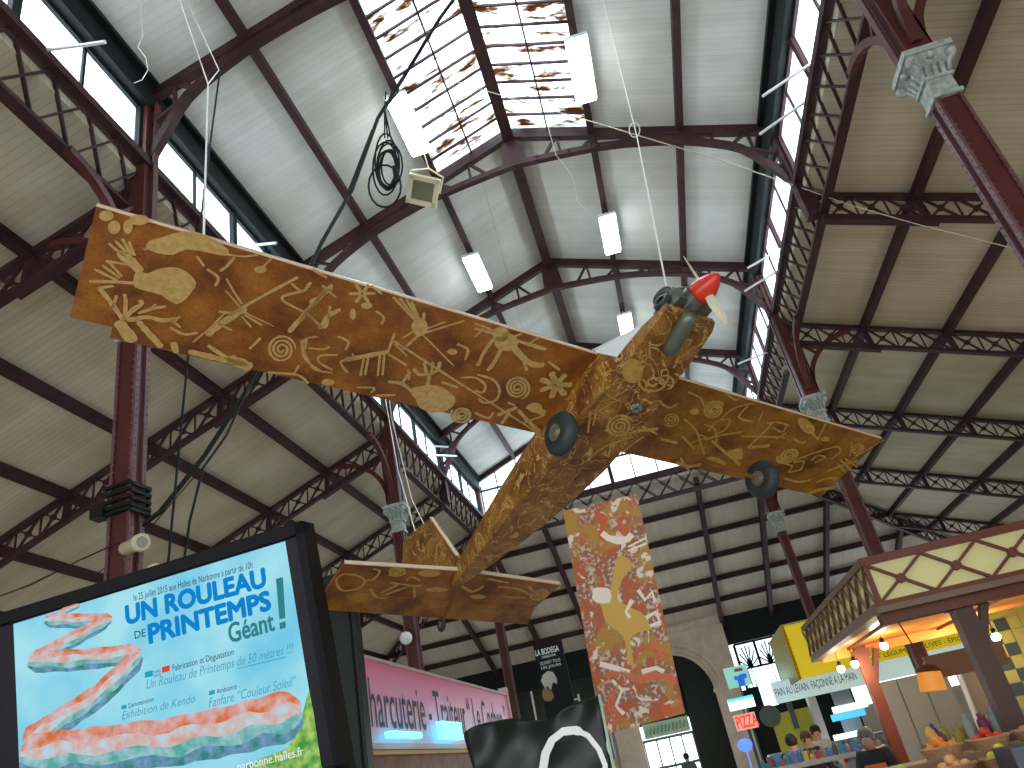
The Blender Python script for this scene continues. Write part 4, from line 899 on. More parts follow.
roll([(52, 620), (64, 611), (80, 605)], 4 * pxm, 2.5 * pxm, 1); roll([(45, 620), (78, 621), (112, 620)], 7 * pxm, 6.5 * pxm, 2); roll([(110, 619), (72, 640), (30, 662)], 7 * pxm, 8 * pxm, 3)
roll([(28, 662), (80, 660), (141, 653)], 10 * pxm, 9 * pxm, 4); roll([(141, 655), (100, 695), (55, 725), (24, 745)], 10 * pxm, 13 * pxm, 5); roll([(20, 757), (80, 752), (170, 742), (240, 728), (302, 712)], 19 * pxm, 21 * pxm, 6)
# lettering
def text_mesh(s, fat=0.0, shear=0.0):
    cu = bpy.data.curves.new('lettering', 'FONT'); cu.body = s; cu.offset = fat; cu.shear = shear; cu.resolution_u = 3
    o = bpy.data.objects.new('tmp', cu); sc.collection.objects.link(o); bpy.context.view_layer.update()
    dg = bpy.context.evaluated_depsgraph_get(); me = bpy.data.meshes.new_from_object(o.evaluated_get(dg)); bpy.data.objects.remove(o)
    return me
def text2(s, p1, p2, h, mt, parent, z, fat=0.0, shear=0.0, name='lettering', bold=0):
    """s set on the 2-D baseline p1->p2 of the parent's own plane with cap height h (metres)"""
    me = text_mesh(s, fat, shear); xs = [v.co.x for v in me.vertices]
    x0, x1 = min(xs), max(xs); d = Vector(p2) - Vector(p1); n = Vector((-d.y, d.x)).normalized(); L_ = d.length
    for v in me.vertices:
        u = (v.co.x - x0) / (x1 - x0) * L_; q = Vector(p1) + d.normalized() * u + n * (v.co.y / .70 * h); v.co = (q.x, q.y, z)
    if bold:
        bm = bmesh.new(); bm.from_mesh(me); base = list(bm.verts) + list(bm.edges) + list(bm.faces)
        for i in range(8):
            r_ = bmesh.ops.duplicate(bm, geom=base); dx, dy = bold * math.cos(i * .785), bold * math.sin(i * .785)
            for g_ in r_['geom']:
                if isinstance(g_, bmesh.types.BMVert): g_.co.x += dx; g_.co.y += dy; g_.co.z += .00002 * (i + 1)
        bm.to_mesh(me); bm.free()
    me.materials.clear(); me.materials.append(mt); o = bpy.data.objects.new(name, me); sc.collection.objects.link(o); o.parent = parent; return o
def stext(s, a, b, hpx, mt, **k): return text2(s, S2(*a), S2(*b), hpx * pxm, mt, pic, .0008, **k)
BLU = screenmat('lit_strong_blue', (.006, .27, .74, 1), .9); TEA = screenmat('lit_teal', (.04, .26, .30, 1), .9); INK = screenmat('lit_ink', (.01, .03, .09, 1), 1); PALE = screenmat('lit_script_blue', (.10, .42, .60, 1), .9); WHT = screenmat('lit_white', (.9, .95, 1, 1), 1)
stext('le 25 juillet 2015 aux Halles de Narbonne à partir de 10h', (134, 601), (253, 568), 6.5, INK)
stext('UN ROULEAU', (127, 624), (266, 586), 16.5, BLU, bold=1.15 * pxm)
stext('DE', (135, 639), (146, 636), 7, INK); stext('PRINTEMPS', (150, 643), (271, 609), 16.5, BLU, bold=1.15 * pxm)
stext('Géant', (230, 643), (275, 630), 17, TEA, bold=.5 * pxm)
dec([[S2(276, 579), S2(283, 577), S2(285.5, 618), S2(279.5, 619.5)], [S2(279.5, 623), S2(285.5, 621), S2(286, 627.5), S2(280, 629.5)]], TEA, .0008, 'exclamation_mark', pic)
stext('Fabrication et Dégustation', (173, 671), (234, 654.5), 5.5, INK); stext('Un Rouleau de Printemps de 50 mètres !!!', (147, 689), (294, 652), 8, PALE, shear=.3)
dec([[S2(238, 668), S2(286, 656.5), S2(286, 657.5), S2(238, 669)]], PALE, .0008, 'underline', pic)
stext('Démonstration', (129, 708), (154, 701), 4, INK); stext('Exhibition de Kendo', (122, 719.6), (195.5, 702), 7, PALE, shear=.3)
stext('Ambiance', (217, 694), (237, 688.5), 4.5, INK); stext('Fanfare “Couleur Soleil”', (209, 707.6), (297, 685), 8, PALE, shear=.3)
stext('narbonne.halles.fr', (238, 771), (304, 755), 7, WHT)
SQ = screenmat('lit_square_blue', (.02, .45, .62, 1), .9); SR = screenmat('lit_square_red', (.8, .08, .05, 1), .9)
def sq(x, y, r, mt, nm='bullet_square'): dec([[S2(x - r, y + r), S2(x + r, y + r * .5), S2(x + r, y - r), S2(x - r, y - r * .5)]], mt, .0008, nm, pic)
sq(149, 674, 4, SQ); sq(166, 669, 4, SR); sq(124, 707, 2.6, SQ); sq(212, 692.5, 3, SQ)
stext('DEMO', (154, 674), (161, 672), 2.4, INK); stext('PLACE', (154, 677.5), (161, 675.5), 2.4, INK)
m = LMB()
cbot = SO + e1 * (W_ / 2) + e2 * (Hs * .6) - e3 * .12
st_ = MB(); st_.tube([SM.inverted() @ cbot, SM.inverted() @ Vector((cbot.x - .05, cbot.y + .25, 0.02))], .035, 10); st_.build('stand_pole', BEZ, scr)
st_ = MB(); b_ = SM.inverted() @ Vector((cbot.x - .05, cbot.y + .25, 0.0)); ub = (SM.inverted().to_3x3() @ Vector((0, 0, 1))).normalized(); st_.lathe([(.4, 0), (.4, .02), (.05, .04)], b_, ub, 24); st_.build('stand_base', BEZ, scr)
# dark cabinet right of the screen
c0 = at(336, 640, 'y', 6.1); cabw = .26
m = MB(); zt = at(330, 574, 'y', 6.1).z
DK = mat('dark_green_metal_case', (.010, .015, .013, 1), .4, spec=.2); x0 = at(305, 640, 'y', 6.1).x; x1 = at(357, 640, 'y', 6.1).x
t = thing('dark_cabinet', 'tall dark green metal cabinet between the screen and the pink sign', 'cabinet', ((x0 + x1) / 2, 6.15, 0))
m = LMB(); m.prism([(x0, 6.1, 0), (x1 + .0, 6.1, 0), (x1, 6.1, zt - .05), (x1 - .05, 6.1, zt), (x0 + .10, 6.1, zt - .015), (x0 + .03, 6.1, zt - .05), (x0, 6.1, zt - .12)], (0, .12, 0)); m.under('case', DK, t)
m = LMB(); m.box((x0 + .10, 6.09, .1), (x0 + .12, 6.105, zt - .2)); m.box((x1 - .05, 6.09, .1), (x1 - .035, 6.105, zt - .1)); m.under('seam', BEZ, t)
# ------------------------------------------------------------------ pink delicatessen sign along the left of the nave
px_ = -2.6
a = at(361, 745, 'x', px_); b = at(465, 742, 'x', px_); zb = .53 + CZ; zt = at(361, 658, 'x', px_).z; yend = at(505, 692, 'x', px_).y; y0 = a.y - .2
t = thing('shop_sign', 'long pink backlit delicatessen sign with dark narrow lettering', 'sign', (px_, y0, zb))
def pinkmat():
    m = bpy.data.materials.new('backlit_pink_acrylic'); m.use_nodes = True; nt = m.node_tree; b_ = nt.nodes['Principled BSDF']
    tc = nt.nodes.new('ShaderNodeTexCoord'); s_ = nt.nodes.new('ShaderNodeSeparateXYZ'); r = nt.nodes.new('ShaderNodeValToRGB'); mr = nt.nodes.new('ShaderNodeMapRange'); mr.inputs[2].default_value = .75
    nt.links.new(tc.outputs['Object'], s_.inputs[0]); nt.links.new(s_.outputs[2], mr.inputs[0]); nt.links.new(mr.outputs[0], r.inputs[0])
    r.color_ramp.elements[0].color = (.42, .40, .62, 1); r.color_ramp.elements[1].color = (.72, .13, .26, 1); k_ = r.color_ramp.elements.new(.45); k_.color = (.62, .30, .45, 1)
    nt.links.new(r.outputs[0], b_.inputs['Base Color']); nt.links.new(r.outputs[0], b_.inputs['Emission Color']); b_.inputs['Emission Strength'].default_value = .14; b_.inputs['Roughness'].default_value = .3
    return m
m = LMB(); m.box((px_ - .08, y0, zb), (px_, yend, zt)); m.under('panel', pinkmat(), t)
m = LMB(); m.box((px_ - .1, y0, zt), (px_ + .02, yend, zt + .03)); m.box((px_ - .1, y0, zb - .05), (px_ + .02, yend, zb)); m.box((px_ - .1, yend - .02, zb), (px_ + .03, yend + .08, zt + .12)); m.under('frame', mat('pale_pink_frame', (.55, .38, .40, 1), .4), t)
me = text_mesh('Charcuterie - Traiteur “ Le Cochon ”', .004)
xs = [v.co.x for v in me.vertices]; w_ = max(xs)
# lettering runs in +y on the face
ytext0 = at(361, 720, 'x', px_).y - .06; ytext1 = yend - .25; hh = at(375, 690, 'x', px_).z
for v in me.vertices:
    u = v.co.x / w_; v.co = (.004, ytext0 - t.location.y + (ytext1 - ytext0) * u, .13 + v.co.y / .72 * .42)
me.materials.clear(); me.materials.append(mat('dark_teal_letters', (.02, .05, .09, 1), .5)); o = bpy.data.objects.new('lettering', me); sc.collection.objects.link(o); o.parent = t
# cyan fluorescent lamps glowing at the sign's foot
CY = mat('cyan_tube', (.3, .8, .9, 1), .4, emit=((.12, .75, .9, 1), 2.2))
for i, (p, ln) in enumerate((((410, 738), .55), ((452, 720), .5))):
    c = at(p[0], p[1], 'x', px_ + .08); m = MB(); m.box((c.x - .03, c.y - ln, zb + .03), (c.x + .03, c.y + ln * .5, zb + (.08 if i == 0 else .2)))
    tag(m.build('neon_lamp', CY), ['cyan lamp glowing at the foot of the pink sign, left of its twin', 'brighter cyan lamp at the foot of the pink sign beside the black bag'][i], 'light', 'cyan lamps at the pink sign')
# timber beam and stall under the sign
WOOD = mat('reddish_timber', (.16, .045, .02, 1), .5, col2=(.26, .09, .03, 1), scale=6); WOODL = mat('lit_pale_timber', (.60, .33, .12, 1), .5)  # paler timber has the lamplight put into its colour
t = thing('stall_canopy', 'reddish timber stall canopy under the pink sign', 'stall', (px_, y0, 0))
m = LMB(); m.box((px_ - 2.4, y0, zb - .50), (px_ - .02, yend, zb - .42)); m.box((px_ - .10, y0, zb - .5), (px_ - .04, yend, zb - .06)); m.under('beam', WOOD, t)
m = LMB(); m.box((px_ - .08, y0, zb - .09), (px_ + .01, yend, zb - .055)); m.bar((px_ + .0, y0, zb - .47), (px_, yend, zb - .47), .05, .05); m.under('moulding', WOODL, t)
for y in (y0 + .2, yend - .2): m = LMB(); m.box((px_ - .16, y - .06, 0), (px_ - .04, y + .06, zb - .45)); m.under('post', WOOD, t)
m = LMB(); m.box((px_ - 1.0, y0 + .3, 0), (px_ - .2, yend - .3, .95)); m.under('counter', WOOD, t)
# ------------------------------------------------------------------ black plastic banner with white ring
BP = mat('glossy_black_plastic', (.006, .009, .007, 1), .32, spec=.3)
Ob = CAM + px(540, 740) * 2.8; n_ = Vector((.0, -1, .12)).normalized(); bu = Vector((1, 0, 0)); bv = n_.cross(bu).normalized(); bv = bv if bv.z > 0 else -bv
def B2(x, y):
    q = atn(x, y, Ob, n_) - Ob; return Vector((q.dot(bu), q.dot(bv)))
t = thing('plastic_banner', 'crumpled glossy black plastic banner with a white ring painted on it', 'banner', Ob)
N = 28; m = LMB(); tl, tr = B2(464, 733), B2(598, 696); bl, br = B2(475, 800), B2(618, 800); bl = Vector((tl.x + .03, bl.y)); 
def crump(u, v): return .020 * math.sin(u * 19 + v * 4) * math.exp(-4 * v) + .010 * math.sin(u * 7 - v * 5 + 1) * math.exp(-1.5 * v) + .004 * math.sin(u * 13 + v * 9)
def bp(u, v, off=0):
    top = tl.lerp(tr, u); top.y += .025 * math.sin(u * math.pi) * math.sin(u * 7 + .4); bot = bl.lerp(br, u); q = top.lerp(bot, v)
    return Ob + bu * q.x + bv * q.y + n_ * (crump(u, v) + off)
vs = [bp(i / N, j / N) for j in range(N + 1) for i in range(N + 1)] + [bp(i / N, j / N, -.012) for j in range(N + 1) for i in range(N + 1)]
K = (N + 1) ** 2; fs = []
for j in range(N):
    for i in range(N):
        a = j * (N + 1) + i; fs += [(a, a + 1, a + N + 2, a + N + 1), (K + a + N + 1, K + a + N + 2, K + a + 1, K + a)]
for i in range(N): fs += [(i, K + i, K + i + 1, i + 1), (N * (N + 1) + i + 1, K + N * (N + 1) + i + 1, K + N * (N + 1) + i, N * (N + 1) + i)]
for j in range(N): a = j * (N + 1); fs += [(a, a + N + 1, K + a + N + 1, K + a), (a + N, K + a + N, K + a + 2 * N + 1, a + 2 * N + 1)]
m.add(vs, fs); m.under('sheet', BP, t, True)
def uvof(x, y):
    q = B2(x, y); v = (tl.lerp(tr, .5).y - q.y) / ((tl.y + tr.y) / 2 - (bl.y + br.y) / 2)
    for _ in range(6):
        a, b = tl.lerp(bl, v), tr.lerp(br, v); u = (q.x - a.x) / (b.x - a.x); yt = tl.lerp(tr, u).y; yb = bl.lerp(br, u).y; v = (q.y - yt) / (yb - yt)
    return u, v
ring = [(544, 800), (543, 768), (545, 750), (551, 735), (562, 728), (575, 729), (588, 736), (599, 750), (605, 765), (609, 800)]
L_, R_ = [], []
Rg = []
for a_, b_ in zip(ring, ring[1:]):
    for t_ in range(4): Rg.append(Vector(a_).lerp(Vector(b_), t_ / 4))
Rg.append(Vector(ring[-1]))
for i, p in enumerate(Rg):
    d = (Rg[min(i + 1, len(Rg) - 1)] - Rg[max(i - 1, 0)]).normalized(); nn = Vector((-d.y, d.x)); ww = 4.2 if i < 22 else 2.6
    L_.append(bp(*uvof(*(p + nn * ww)), .004)); R_.append(bp(*uvof(*(p - nn * ww)), .004))
m = LMB(); k_ = len(Rg); m.add(L_ + R_, [(i, i + 1, k_ + i + 1, k_ + i) for i in range(k_ - 1)]); m.under('white_ring', mat('white_paint', (.75, .75, .75, 1), .5), t)
m = LMB(); m.tube([bp(0, 1, -.03), Vector((bp(0, 1).x, bp(0, 1).y + .05, 0))], .015, 6); m.tube([bp(1, 1, -.03), Vector((bp(1, 1).x, bp(1, 1).y + .05, 0))], .015, 6); m.under('pole', BLACK, t)
m = LMB(); m.tube([bp(1, 0, -.02), bp(1, 1, -.02)], .010, 6); m.under('edge_pole', mat('pale_green_tube', (.4, .55, .42, 1), .4), t)
# ------------------------------------------------------------------ orange painted hanging panel
Op = CAM + px(600, 600) * 4.7; cA = [(563, 511), (637, 494), (685, 713), (602, 735)]
n_p = Vector((.02, -1, -.04)).normalized()
def P2(x, y): return atn(x, y, Op, n_p)
Q = [P2(*c) for c in cA]
pu = ((Q[1] - Q[0]) + (Q[2] - Q[3])).normalized(); pv = n_p.cross(pu); pv = pv if pv.z > 0 else -pv
t = thing('painted_canvas', 'tall narrow canvas panel splashed with orange, ochre and white paint, hanging below the aeroplane', 'painting', Op)
def canvasmat():
    m = bpy.data.materials.new('splashed_paint'); m.use_nodes = True; nt = m.node_tree; bs = nt.nodes['Principled BSDF']; L = nt.links.new
    tc = nt.nodes.new('ShaderNodeTexCoord'); ws = []
    def noise(sc_, det, dist, off, lo, hi):
        mp = nt.nodes.new('ShaderNodeMapping'); mp.inputs['Location'].default_value = (off, off, off); L(tc.outputs['Object'], mp.inputs[0])
        n = nt.nodes.new('ShaderNodeTexNoise'); n.inputs['Scale'].default_value = sc_; n.inputs['Detail'].default_value = det; n.inputs['Distortion'].default_value = dist; L(mp.outputs[0], n.inputs[0])
        mr = nt.nodes.new('ShaderNodeMapRange'); mr.inputs[1].default_value = lo; mr.inputs[2].default_value = hi; L(n.outputs['Fac'], mr.inputs[0]); return mr.outputs[0]
    prev = None
    layers = [((.26, .10, .05, 1), None), ((.55, .42, .32, 1), noise(45, 5, .2, 3, .50, .60)), ((.38, .085, .02, 1), noise(9, 8, .6, 0, .50, .58)), ((.38, .20, .02, 1), noise(4.5, 8, .5, 7, .52, .60)), ((.68, .58, .46, 1), noise(11, 8, .9, 11, .60, .63)), ((.50, .09, .015, 1), noise(7, 7, 1.0, 15, .60, .64))]
    for c, f in layers:
        if prev is None: prev = c; continue
        mx = nt.nodes.new('ShaderNodeMix'); mx.data_type = 'RGBA'; L(f, mx.inputs[0]); mx.inputs[7].default_value = c
        if isinstance(prev, tuple): mx.inputs[6].default_value = prev
        else: L(prev, mx.inputs[6])
        prev = mx.outputs[2]
    L(prev, bs.inputs['Base Color']); bs.inputs['Roughness'].default_value = .6; return m
m = LMB(); m.prism(Q[::-1], -n_p * .02); m.under('cloth', canvasmat(), t)
OCH = mat('ochre_paint', (.52, .31, .03, 1), .5); WP = mat('chalk_white_paint', (.76, .68, .56, 1), .6); OR_ = mat('burnt_orange_paint', (.55, .10, .015, 1), .5)
def blob(pts, mt, name, z):
    m = LMB(); r = []; q = [Vector(p) for p in pts]; n = len(q)
    for i in range(n):
        p0, p1, p2, p3 = q[i - 1], q[i], q[(i + 1) % n], q[(i + 2) % n]
        for tt in (0, .33, .66): r.append(.5 * ((2 * p1) + (p2 - p0) * tt + (2 * p0 - 5 * p1 + 4 * p2 - p3) * tt * tt + (3 * p1 - p0 - 3 * p2 + p3) * tt ** 3) + Vector((random.uniform(-.7, .7), random.uniform(-.7, .7))))
    m.add([P2(*p) + n_p * z for p in r], [tuple(range(len(r)))]); m.under(name, mt, t)
blob([(597, 596), (610, 592), (616, 560), (624, 556), (632, 566), (622, 580), (618, 600), (640, 612), (650, 628), (640, 632), (630, 640), (634, 668), (628, 660), (622, 636), (606, 622), (602, 608)], OCH, 'ochre_bird', .002)
blob([(593, 590), (600, 588), (610, 590), (611, 600), (604, 604), (594, 601)], WP, 'white_patch', .003)
def pst(pts, w, mt, name='paint_stroke'):
    m = LMB(); q = [Vector(p) for p in pts]; A_, B_ = [], []
    for i, p in enumerate(q):
        d = (q[min(i + 1, len(q) - 1)] - q[max(i - 1, 0)]).normalized(); nn = Vector((-d.y, d.x)) * w / 2 * random.uniform(.7, 1.2); A_.append(P2(*(p + nn)) + n_p * .003); B_.append(P2(*(p - nn)) + n_p * .003)
    k = len(q); m.add(A_ + B_, [(i, i + 1, k + i + 1, k + i) for i in range(k - 1)]); m.under(name, mt, t)
pst([(602, 533), (608, 538), (618, 541), (628, 539), (632, 534)], 6, WP); pst([(628, 547), (646, 538)], 2, WP); pst([(628, 551), (647, 543)], 2, WP); pst([(638, 590), (645, 600), (652, 592), (655, 602)], 4, WP); pst([(632, 600), (626, 612), (630, 618)], 4, WP)
pst([(646, 618), (656, 612), (660, 622), (650, 626)], 4, WP); pst([(612, 680), (622, 690), (616, 706), (624, 714)], 4, WP); pst([(600, 664), (615, 668), (630, 672)], 5, WP); pst([(642, 672), (656, 668), (664, 672)], 5, WP)
pst([(611, 690), (608, 706), (616, 724)], 3, OR_); pst([(618, 684), (612, 700), (618, 716), (628, 722)], 3, OR_); pst([(636, 682), (650, 676), (668, 676), (675, 684)], 7, OR_); pst([(606, 676), (620, 672), (636, 678)], 6, OR_); pst([(650, 650), (656, 640), (662, 650), (656, 658)], 6, OR_)
m = LMB(); m.tube([Q[0].lerp(Q[1], .1), Q[0].lerp(Q[1], .1) + Vector((-.25, .9, 6.0))], .0008, 4); m.tube([Q[0].lerp(Q[1], .9), Q[0].lerp(Q[1], .9) + Vector((-.25, .9, 6.0))], .0008, 4); m.under('hanging_wire', BLACK, t)
# ------------------------------------------------------------------ yellow lattice kiosk at right
KX, KY, KB, KT = 2.16, 8.74, .9 + CZ, 1.36 + CZ; KX1 = 8.0; KY1 = 13.9
PCR = mat('cream_yellow_panel', (.88, .80, .36, 1), .5); OX = mat('kiosk_oxblood_timber', (.15, .03, .010, 1), .5); BRN = mat('weathered_moulding', (.20, .12, .07, 1), .5)
t = thing('market_kiosk', 'square market kiosk with cream and oxblood lattice fascia and glowing orange ceiling', 'kiosk', (KX, KY, 0))
m = LMB(); m.box((KX, KY, KB), (KX1, KY + .04, KT)); m.box((KX, KY, KB), (KX + .04, KY1, KT)); m.box((KX, KY1 - .04, KB), (KX1, KY1, KT)); m.under('fascia_panel', PCR, t)
m = LMB()
m.box((KX - .03, KY - .05, KT - .03), (KX1, KY + .03, KT + .05)); m.box((KX - .03, KY - .04, KB), (KX1, KY + .02, KB + .05)); m.box((KX - .02, KY - .03, KB), (KX + .035, KY, KT))
x = KX + .02; cw = .56; i = 0
while x < KX1 - cw:
    m.bar((x, KY - .015, KB + .03), (x + cw, KY - .015, KT - .02), .045, .03, up=(0, 1, 0)) if False else None
    m.bar((x, KY - .015, KB + .04), (x + cw, KY - .015, KT - .03), .028, .045, up=(0, 1, 0)); m.bar((x, KY - .02, KT - .03), (x + cw, KY - .02, KB + .04), .028, .045, up=(0, 1, 0))
    c_ = Vector((x + cw / 2, KY - .02, (KB + KT) / 2)); m.lathe([(.05, -.03), (.05, .03)], c_, (0, 1, 0), 8); x += cw
m.under('front_lattice', OX, t)
m = LMB(); m.box((KX - .04, KY, KT - .03), (KX + .03, KY1, KT + .04)); m.box((KX - .04, KY, KB), (KX + .02, KY1, KB + .05)); y = KY; 
while y < KY1 - .3:
    m.bar((KX - .015, y, KB + .04), (KX - .015, y + .44, KT - .03), .022, .034, up=(1, 0, 0)); m.bar((KX - .02, y, KT - .03), (KX - .02, y + .44, KB + .04), .022, .034, up=(1, 0, 0)); y += .44
m.under('side_lattice', BRN, t)
m = LMB(); m.box((KX - .06, KY - .08, KB - .06), (KX1, KY + .10, KB)); m.box((KX - .06, KY + .10, KB - .06), (KX + .10, KY1, KB)); m.under('lower_moulding', BRN, t)
m = LMB(); m.box((KX + .0, KY + .1, KB - .16), (KX1, KY + .28, KB - .06)); m.box((KX + .11, KY + .1, KB - .06), (KX1, KY + .28, KB)); m.under('lintel_beam', OX, t)
m = LMB(); m.box((KX + .04, KY + .04, KB + .03), (KX1, KY1 - .04, KB + .08)); 
m.under('ceiling_board', mat('orange_varnished_boards', (.80, .30, .05, 1), .4, col2=(.85, .38, .08, 1), scale=3), t)
zv = at(940, 637, 'y', KY1 - .1).z
m = LMB(); m.box((KX + .1, KY1 - .12, zv), (KX1, KY1 - .06, KB + .03)); m.under('orange_valance', MATS['orange_varnished_boards'], t)
for x in [KX + .5 + 1.4 * i for i in range(4)]: m = LMB(); m.box((x, KY + .3, KB - .01), (x + .03, KY1 - .2, KB + .03)); m.under('ceiling_batten', OX, t)
POSTS = [(2.98, 9.02, .19), (2.80, 13.5, .17), (6.6, 9.02, .19), (6.6, 13.5, .17)]
for x, y, w_ in POSTS:
    m = LMB(); m.box((x - w_ / 2, y - w_ / 2, 0), (x + w_ / 2, y + w_ / 2, KB)); m.box((x - w_ * .7, y - w_ * .7, KB - .16), (x + w_ * .7, y + w_ * .7, KB - .05)); m.bar((x + w_ * .4, y, KB - .5), (x + w_ * 1.4, y, KB - .08), .08, .08); m.under('post', OX if y > 10 else mat('dark_timber_post', (.085, .035, .022, 1), .5), t)
# kiosk lamps
LAMPW = mat('lit_bulb', (1, 1, 1, 1), .4, emit=((1, .93, .8, 1), 40))
for i, (sx, sy, yy, lab) in enumerate(((884, 646, 12.5, 'bare glowing bulb hanging under the orange kiosk ceiling'), (996, 637, 11.5, 'bare glowing bulb at the right, before the chequered pillar'), (855, 664, 13.3, 'small glowing bulb left of the rear kiosk post'), (841, 669, 13.4, 'small glowing bulb farthest left under the yellow stall sign'))):
    c_ = at(sx, sy, 'y', yy); tt = thing('hanging_bulb', lab, 'light', c_, 'bare bulbs at the kiosk'); m = LMB(); m.ball(c_, .055, 12, 8); m.under('bulb', LAMPW, tt); m = LMB(); m.tube([c_ + Vector((0, 0, .05)), Vector((c_.x, c_.y, KB + .02))], .006, 5); m.lathe([(.03, .04), (.03, .11)], c_, (0, 0, 1), 8); m.under('flex', BLACK, tt)
    l = bpy.data.lights.new('bulb_light', 'POINT'); l.energy = (26, 9, 8, 8)[i]; l.color = (1, .8, .5); l.shadow_soft_size = .06; o = bpy.data.objects.new('bulb_light', l); sc.collection.objects.link(o); o.location = c_ - Vector((0, 0, .13))
cs = Vector((4.3, 13.0, KB - .28)); tt = thing('spotlight', 'bright up-light washing the orange kiosk ceiling', 'light', cs); m = LMB(); m.lathe([(.05, -.1), (.09, 0), (.10, .04)], cs, (0, 0, 1), 14); m.under('housing', BLACK, tt); m = LMB(); m.lathe([(.085, .03), (.02, .045)], cs, (0, 0, 1), 12); m.under('lamp', LAMPW, tt)
m = LMB(); m.bar(cs - Vector((0, 0, .08)), (4.3, 13.8, KB - .35), .03, .03); m.under('arm', BLACK, tt)
l = bpy.data.lights.new('uplight', 'POINT'); l.energy = 70; l.color = (1, .74, .38); l.shadow_soft_size = .08; o = bpy.data.objects.new('uplight', l); sc.collection.objects.link(o); o.location = cs + Vector((0, 0, .08))
# tiny black fixture and hanging flexes
for i, (sx, sy) in enumerate(((866, 612), (873, 622), (894, 631))):
    pass
# orange hanging lampshade / bucket
c_ = at(931, 681, 'y', 9.6); tt = thing('hanging_lampshade', 'orange cylindrical lampshade hanging between the kiosk posts', 'lampshade', c_)
m = LMB(); m.lathe([(.135, -.10), (.12, .09)], c_, (.12, 0, 1), 22); m.under('shade', mat('orange_lampshade', (.75, .28, .04, 1), .5, emit=((1, .35, .05, 1), .5)), tt)
m = LMB(); m.lathe([(.14, .09), (.09, .15), (.02, .17)], c_, (.12, 0, 1), 16); m.tube([c_ + Vector((0, 0, .2)), Vector((c_.x - .1, c_.y, KB))], .008, 5); m.under('cap', OX, tt)
m = MB(); a_ = at(925, 662, 'y', 10.2); b_ = at(1000, 640, 'y', 10.2); m.box((a_.x, 10.2, a_.z - .2), (b_.x, 10.32, b_.z)); tag(m.build('wooden_sign', mat('brown_board', (.25, .12, .045, 1), .6)), 'brown wooden board slung between the orange lampshade and the kiosk post', 'sign')
# ------------------------------------------------------------------ yellow stall sign and white bakery sign behind
YEL = mat('bright_yellow_panel', (.80, .60, .0, 1), .4, emit=((.8, .58, 0, 1), .32)); OLV = mat('greenish_yellow_panel', (.42, .37, .10, 1), .5)  # emission added to brighten the yellow panel
ya = 17.6; a_ = at(792, 681, 'y', ya); z0 = a_.z; ztop = at(781, 627, 'y', ya).z; xl = at(781, 627, 'y', ya).x
t = thing('stall_sign_box', 'bright yellow boxed stall sign with a line of small dark lettering', 'sign', (xl, ya, z0))
m = LMB(); m.box((xl, ya, z0), (12, ya + .06, ztop)); m.under('front_panel', YEL, t)
m = LMB(); m.box((xl, ya, z0), (xl + .06, ya + 3.0, ztop)); m.under('end_panel', OLV, t)
m = LMB(); m.box((xl, ya, ztop), (12, ya + 3, ztop + .04)); m.under('top_board', OLV, t)
def wall_text(s, x0, x1, y, z, h, mt, parent, slope=0, fat=0.0, name='lettering'):
    me = text_mesh(s, fat); xs = [v.co.x for v in me.vertices]; a0, a1 = min(xs), max(xs); l = parent.location
    for v in me.vertices:
        u = (v.co.x - a0) / (a1 - a0); v.co = (x0 + (x1 - x0) * u - l.x, y - l.y, z + v.co.y / .7 * h - l.z)
    me.materials.clear(); me.materials.append(mt); o = bpy.data.objects.new(name, me); sc.collection.objects.link(o); o.parent = parent; return o
DKT = mat('dark_lettering', (.02, .025, .03, 1), .5)
p0 = at(868, 652, 'y', ya); wall_text('FRUITS ET LÉGUMES - OLIVES - ÉPICES - FRUITS SECS - OLIVES', p0.x - .4, p0.x + 3.4, ya - .01, z0 + .06, .09, DKT, t)
yb_ = 19.2; q0 = at(777, 704, 'y', yb_); q1 = at(865, 683, 'y', yb_); zt_ = at(810, 674, 'y', yb_).z
t2 = thing('bakery_sign', 'pale blue-white bakery fascia sign with dark capitals under the yellow sign', 'sign', (q0.x, yb_, q0.z))
WSG = mat('brightened_white_fascia', (.62, .72, .74, 1), .4, emit=((.6, .9, 1, 1), .4))  # glow added to make the white panel brighter
m = LMB(); m.box((q0.x, yb_, q0.z), (8.6, yb_ + .1, zt_)); m.under('panel', WSG, t2)
ta = at(778, 702, 'y', yb_); tb = at(853, 681, 'y', yb_); wall_text('PAIN AU LEVAIN  FAÇONNÉ A LA MAIN', ta.x, tb.x + .1, yb_ - .01, q0.z + .14, .17, DKT, t2)
# bakery interior: back wall yellow, menu board, shelves, blue lit display, grey shutter
yc = 21.5
t3 = thing('bakery_stall', 'bakery stall with lit shelves, yellow wall and menu board', 'stall', (3.2, yc, 0))
YW2 = mat('lime_yellow_wall', (.55, .52, .05, 1), .6)
def quadbox(m, c4, y, th=.06):
    P_ = [at(px1, py1, 'y', y) for px1, py1 in c4]; m.prism(P_, (0, th, 0))
def vbox(m, x0p, y0p, x1p, y1p, y, th=.06):
    a_ = at(x0p, y0p, 'y', y); b_ = at(x1p, y1p, 'y', y); m.box((min(a_.x, b_.x), y, min(a_.z, b_.z)), (max(a_.x, b_.x), y + th, max(a_.z, b_.z)))
m = LMB(); vbox(m, 770, 715, 830, 768, yc); m.under('back_wall', YW2, t3)
m = LMB(); vbox(m, 786, 702, 800, 728, yc - .1); m.under('menu_board', mat('slate_board', (.06, .075, .08, 1), .5), t3)
m = LMB(); c_ = at(770, 716, 'y', yc - .3); m.lathe([(.25, 0), (.25, .04), (.1, .06)], c_, (0, -1, 0), 18); m.under('round_plaque', mat('slate_green', (.07, .1, .08, 1), .5), t3)
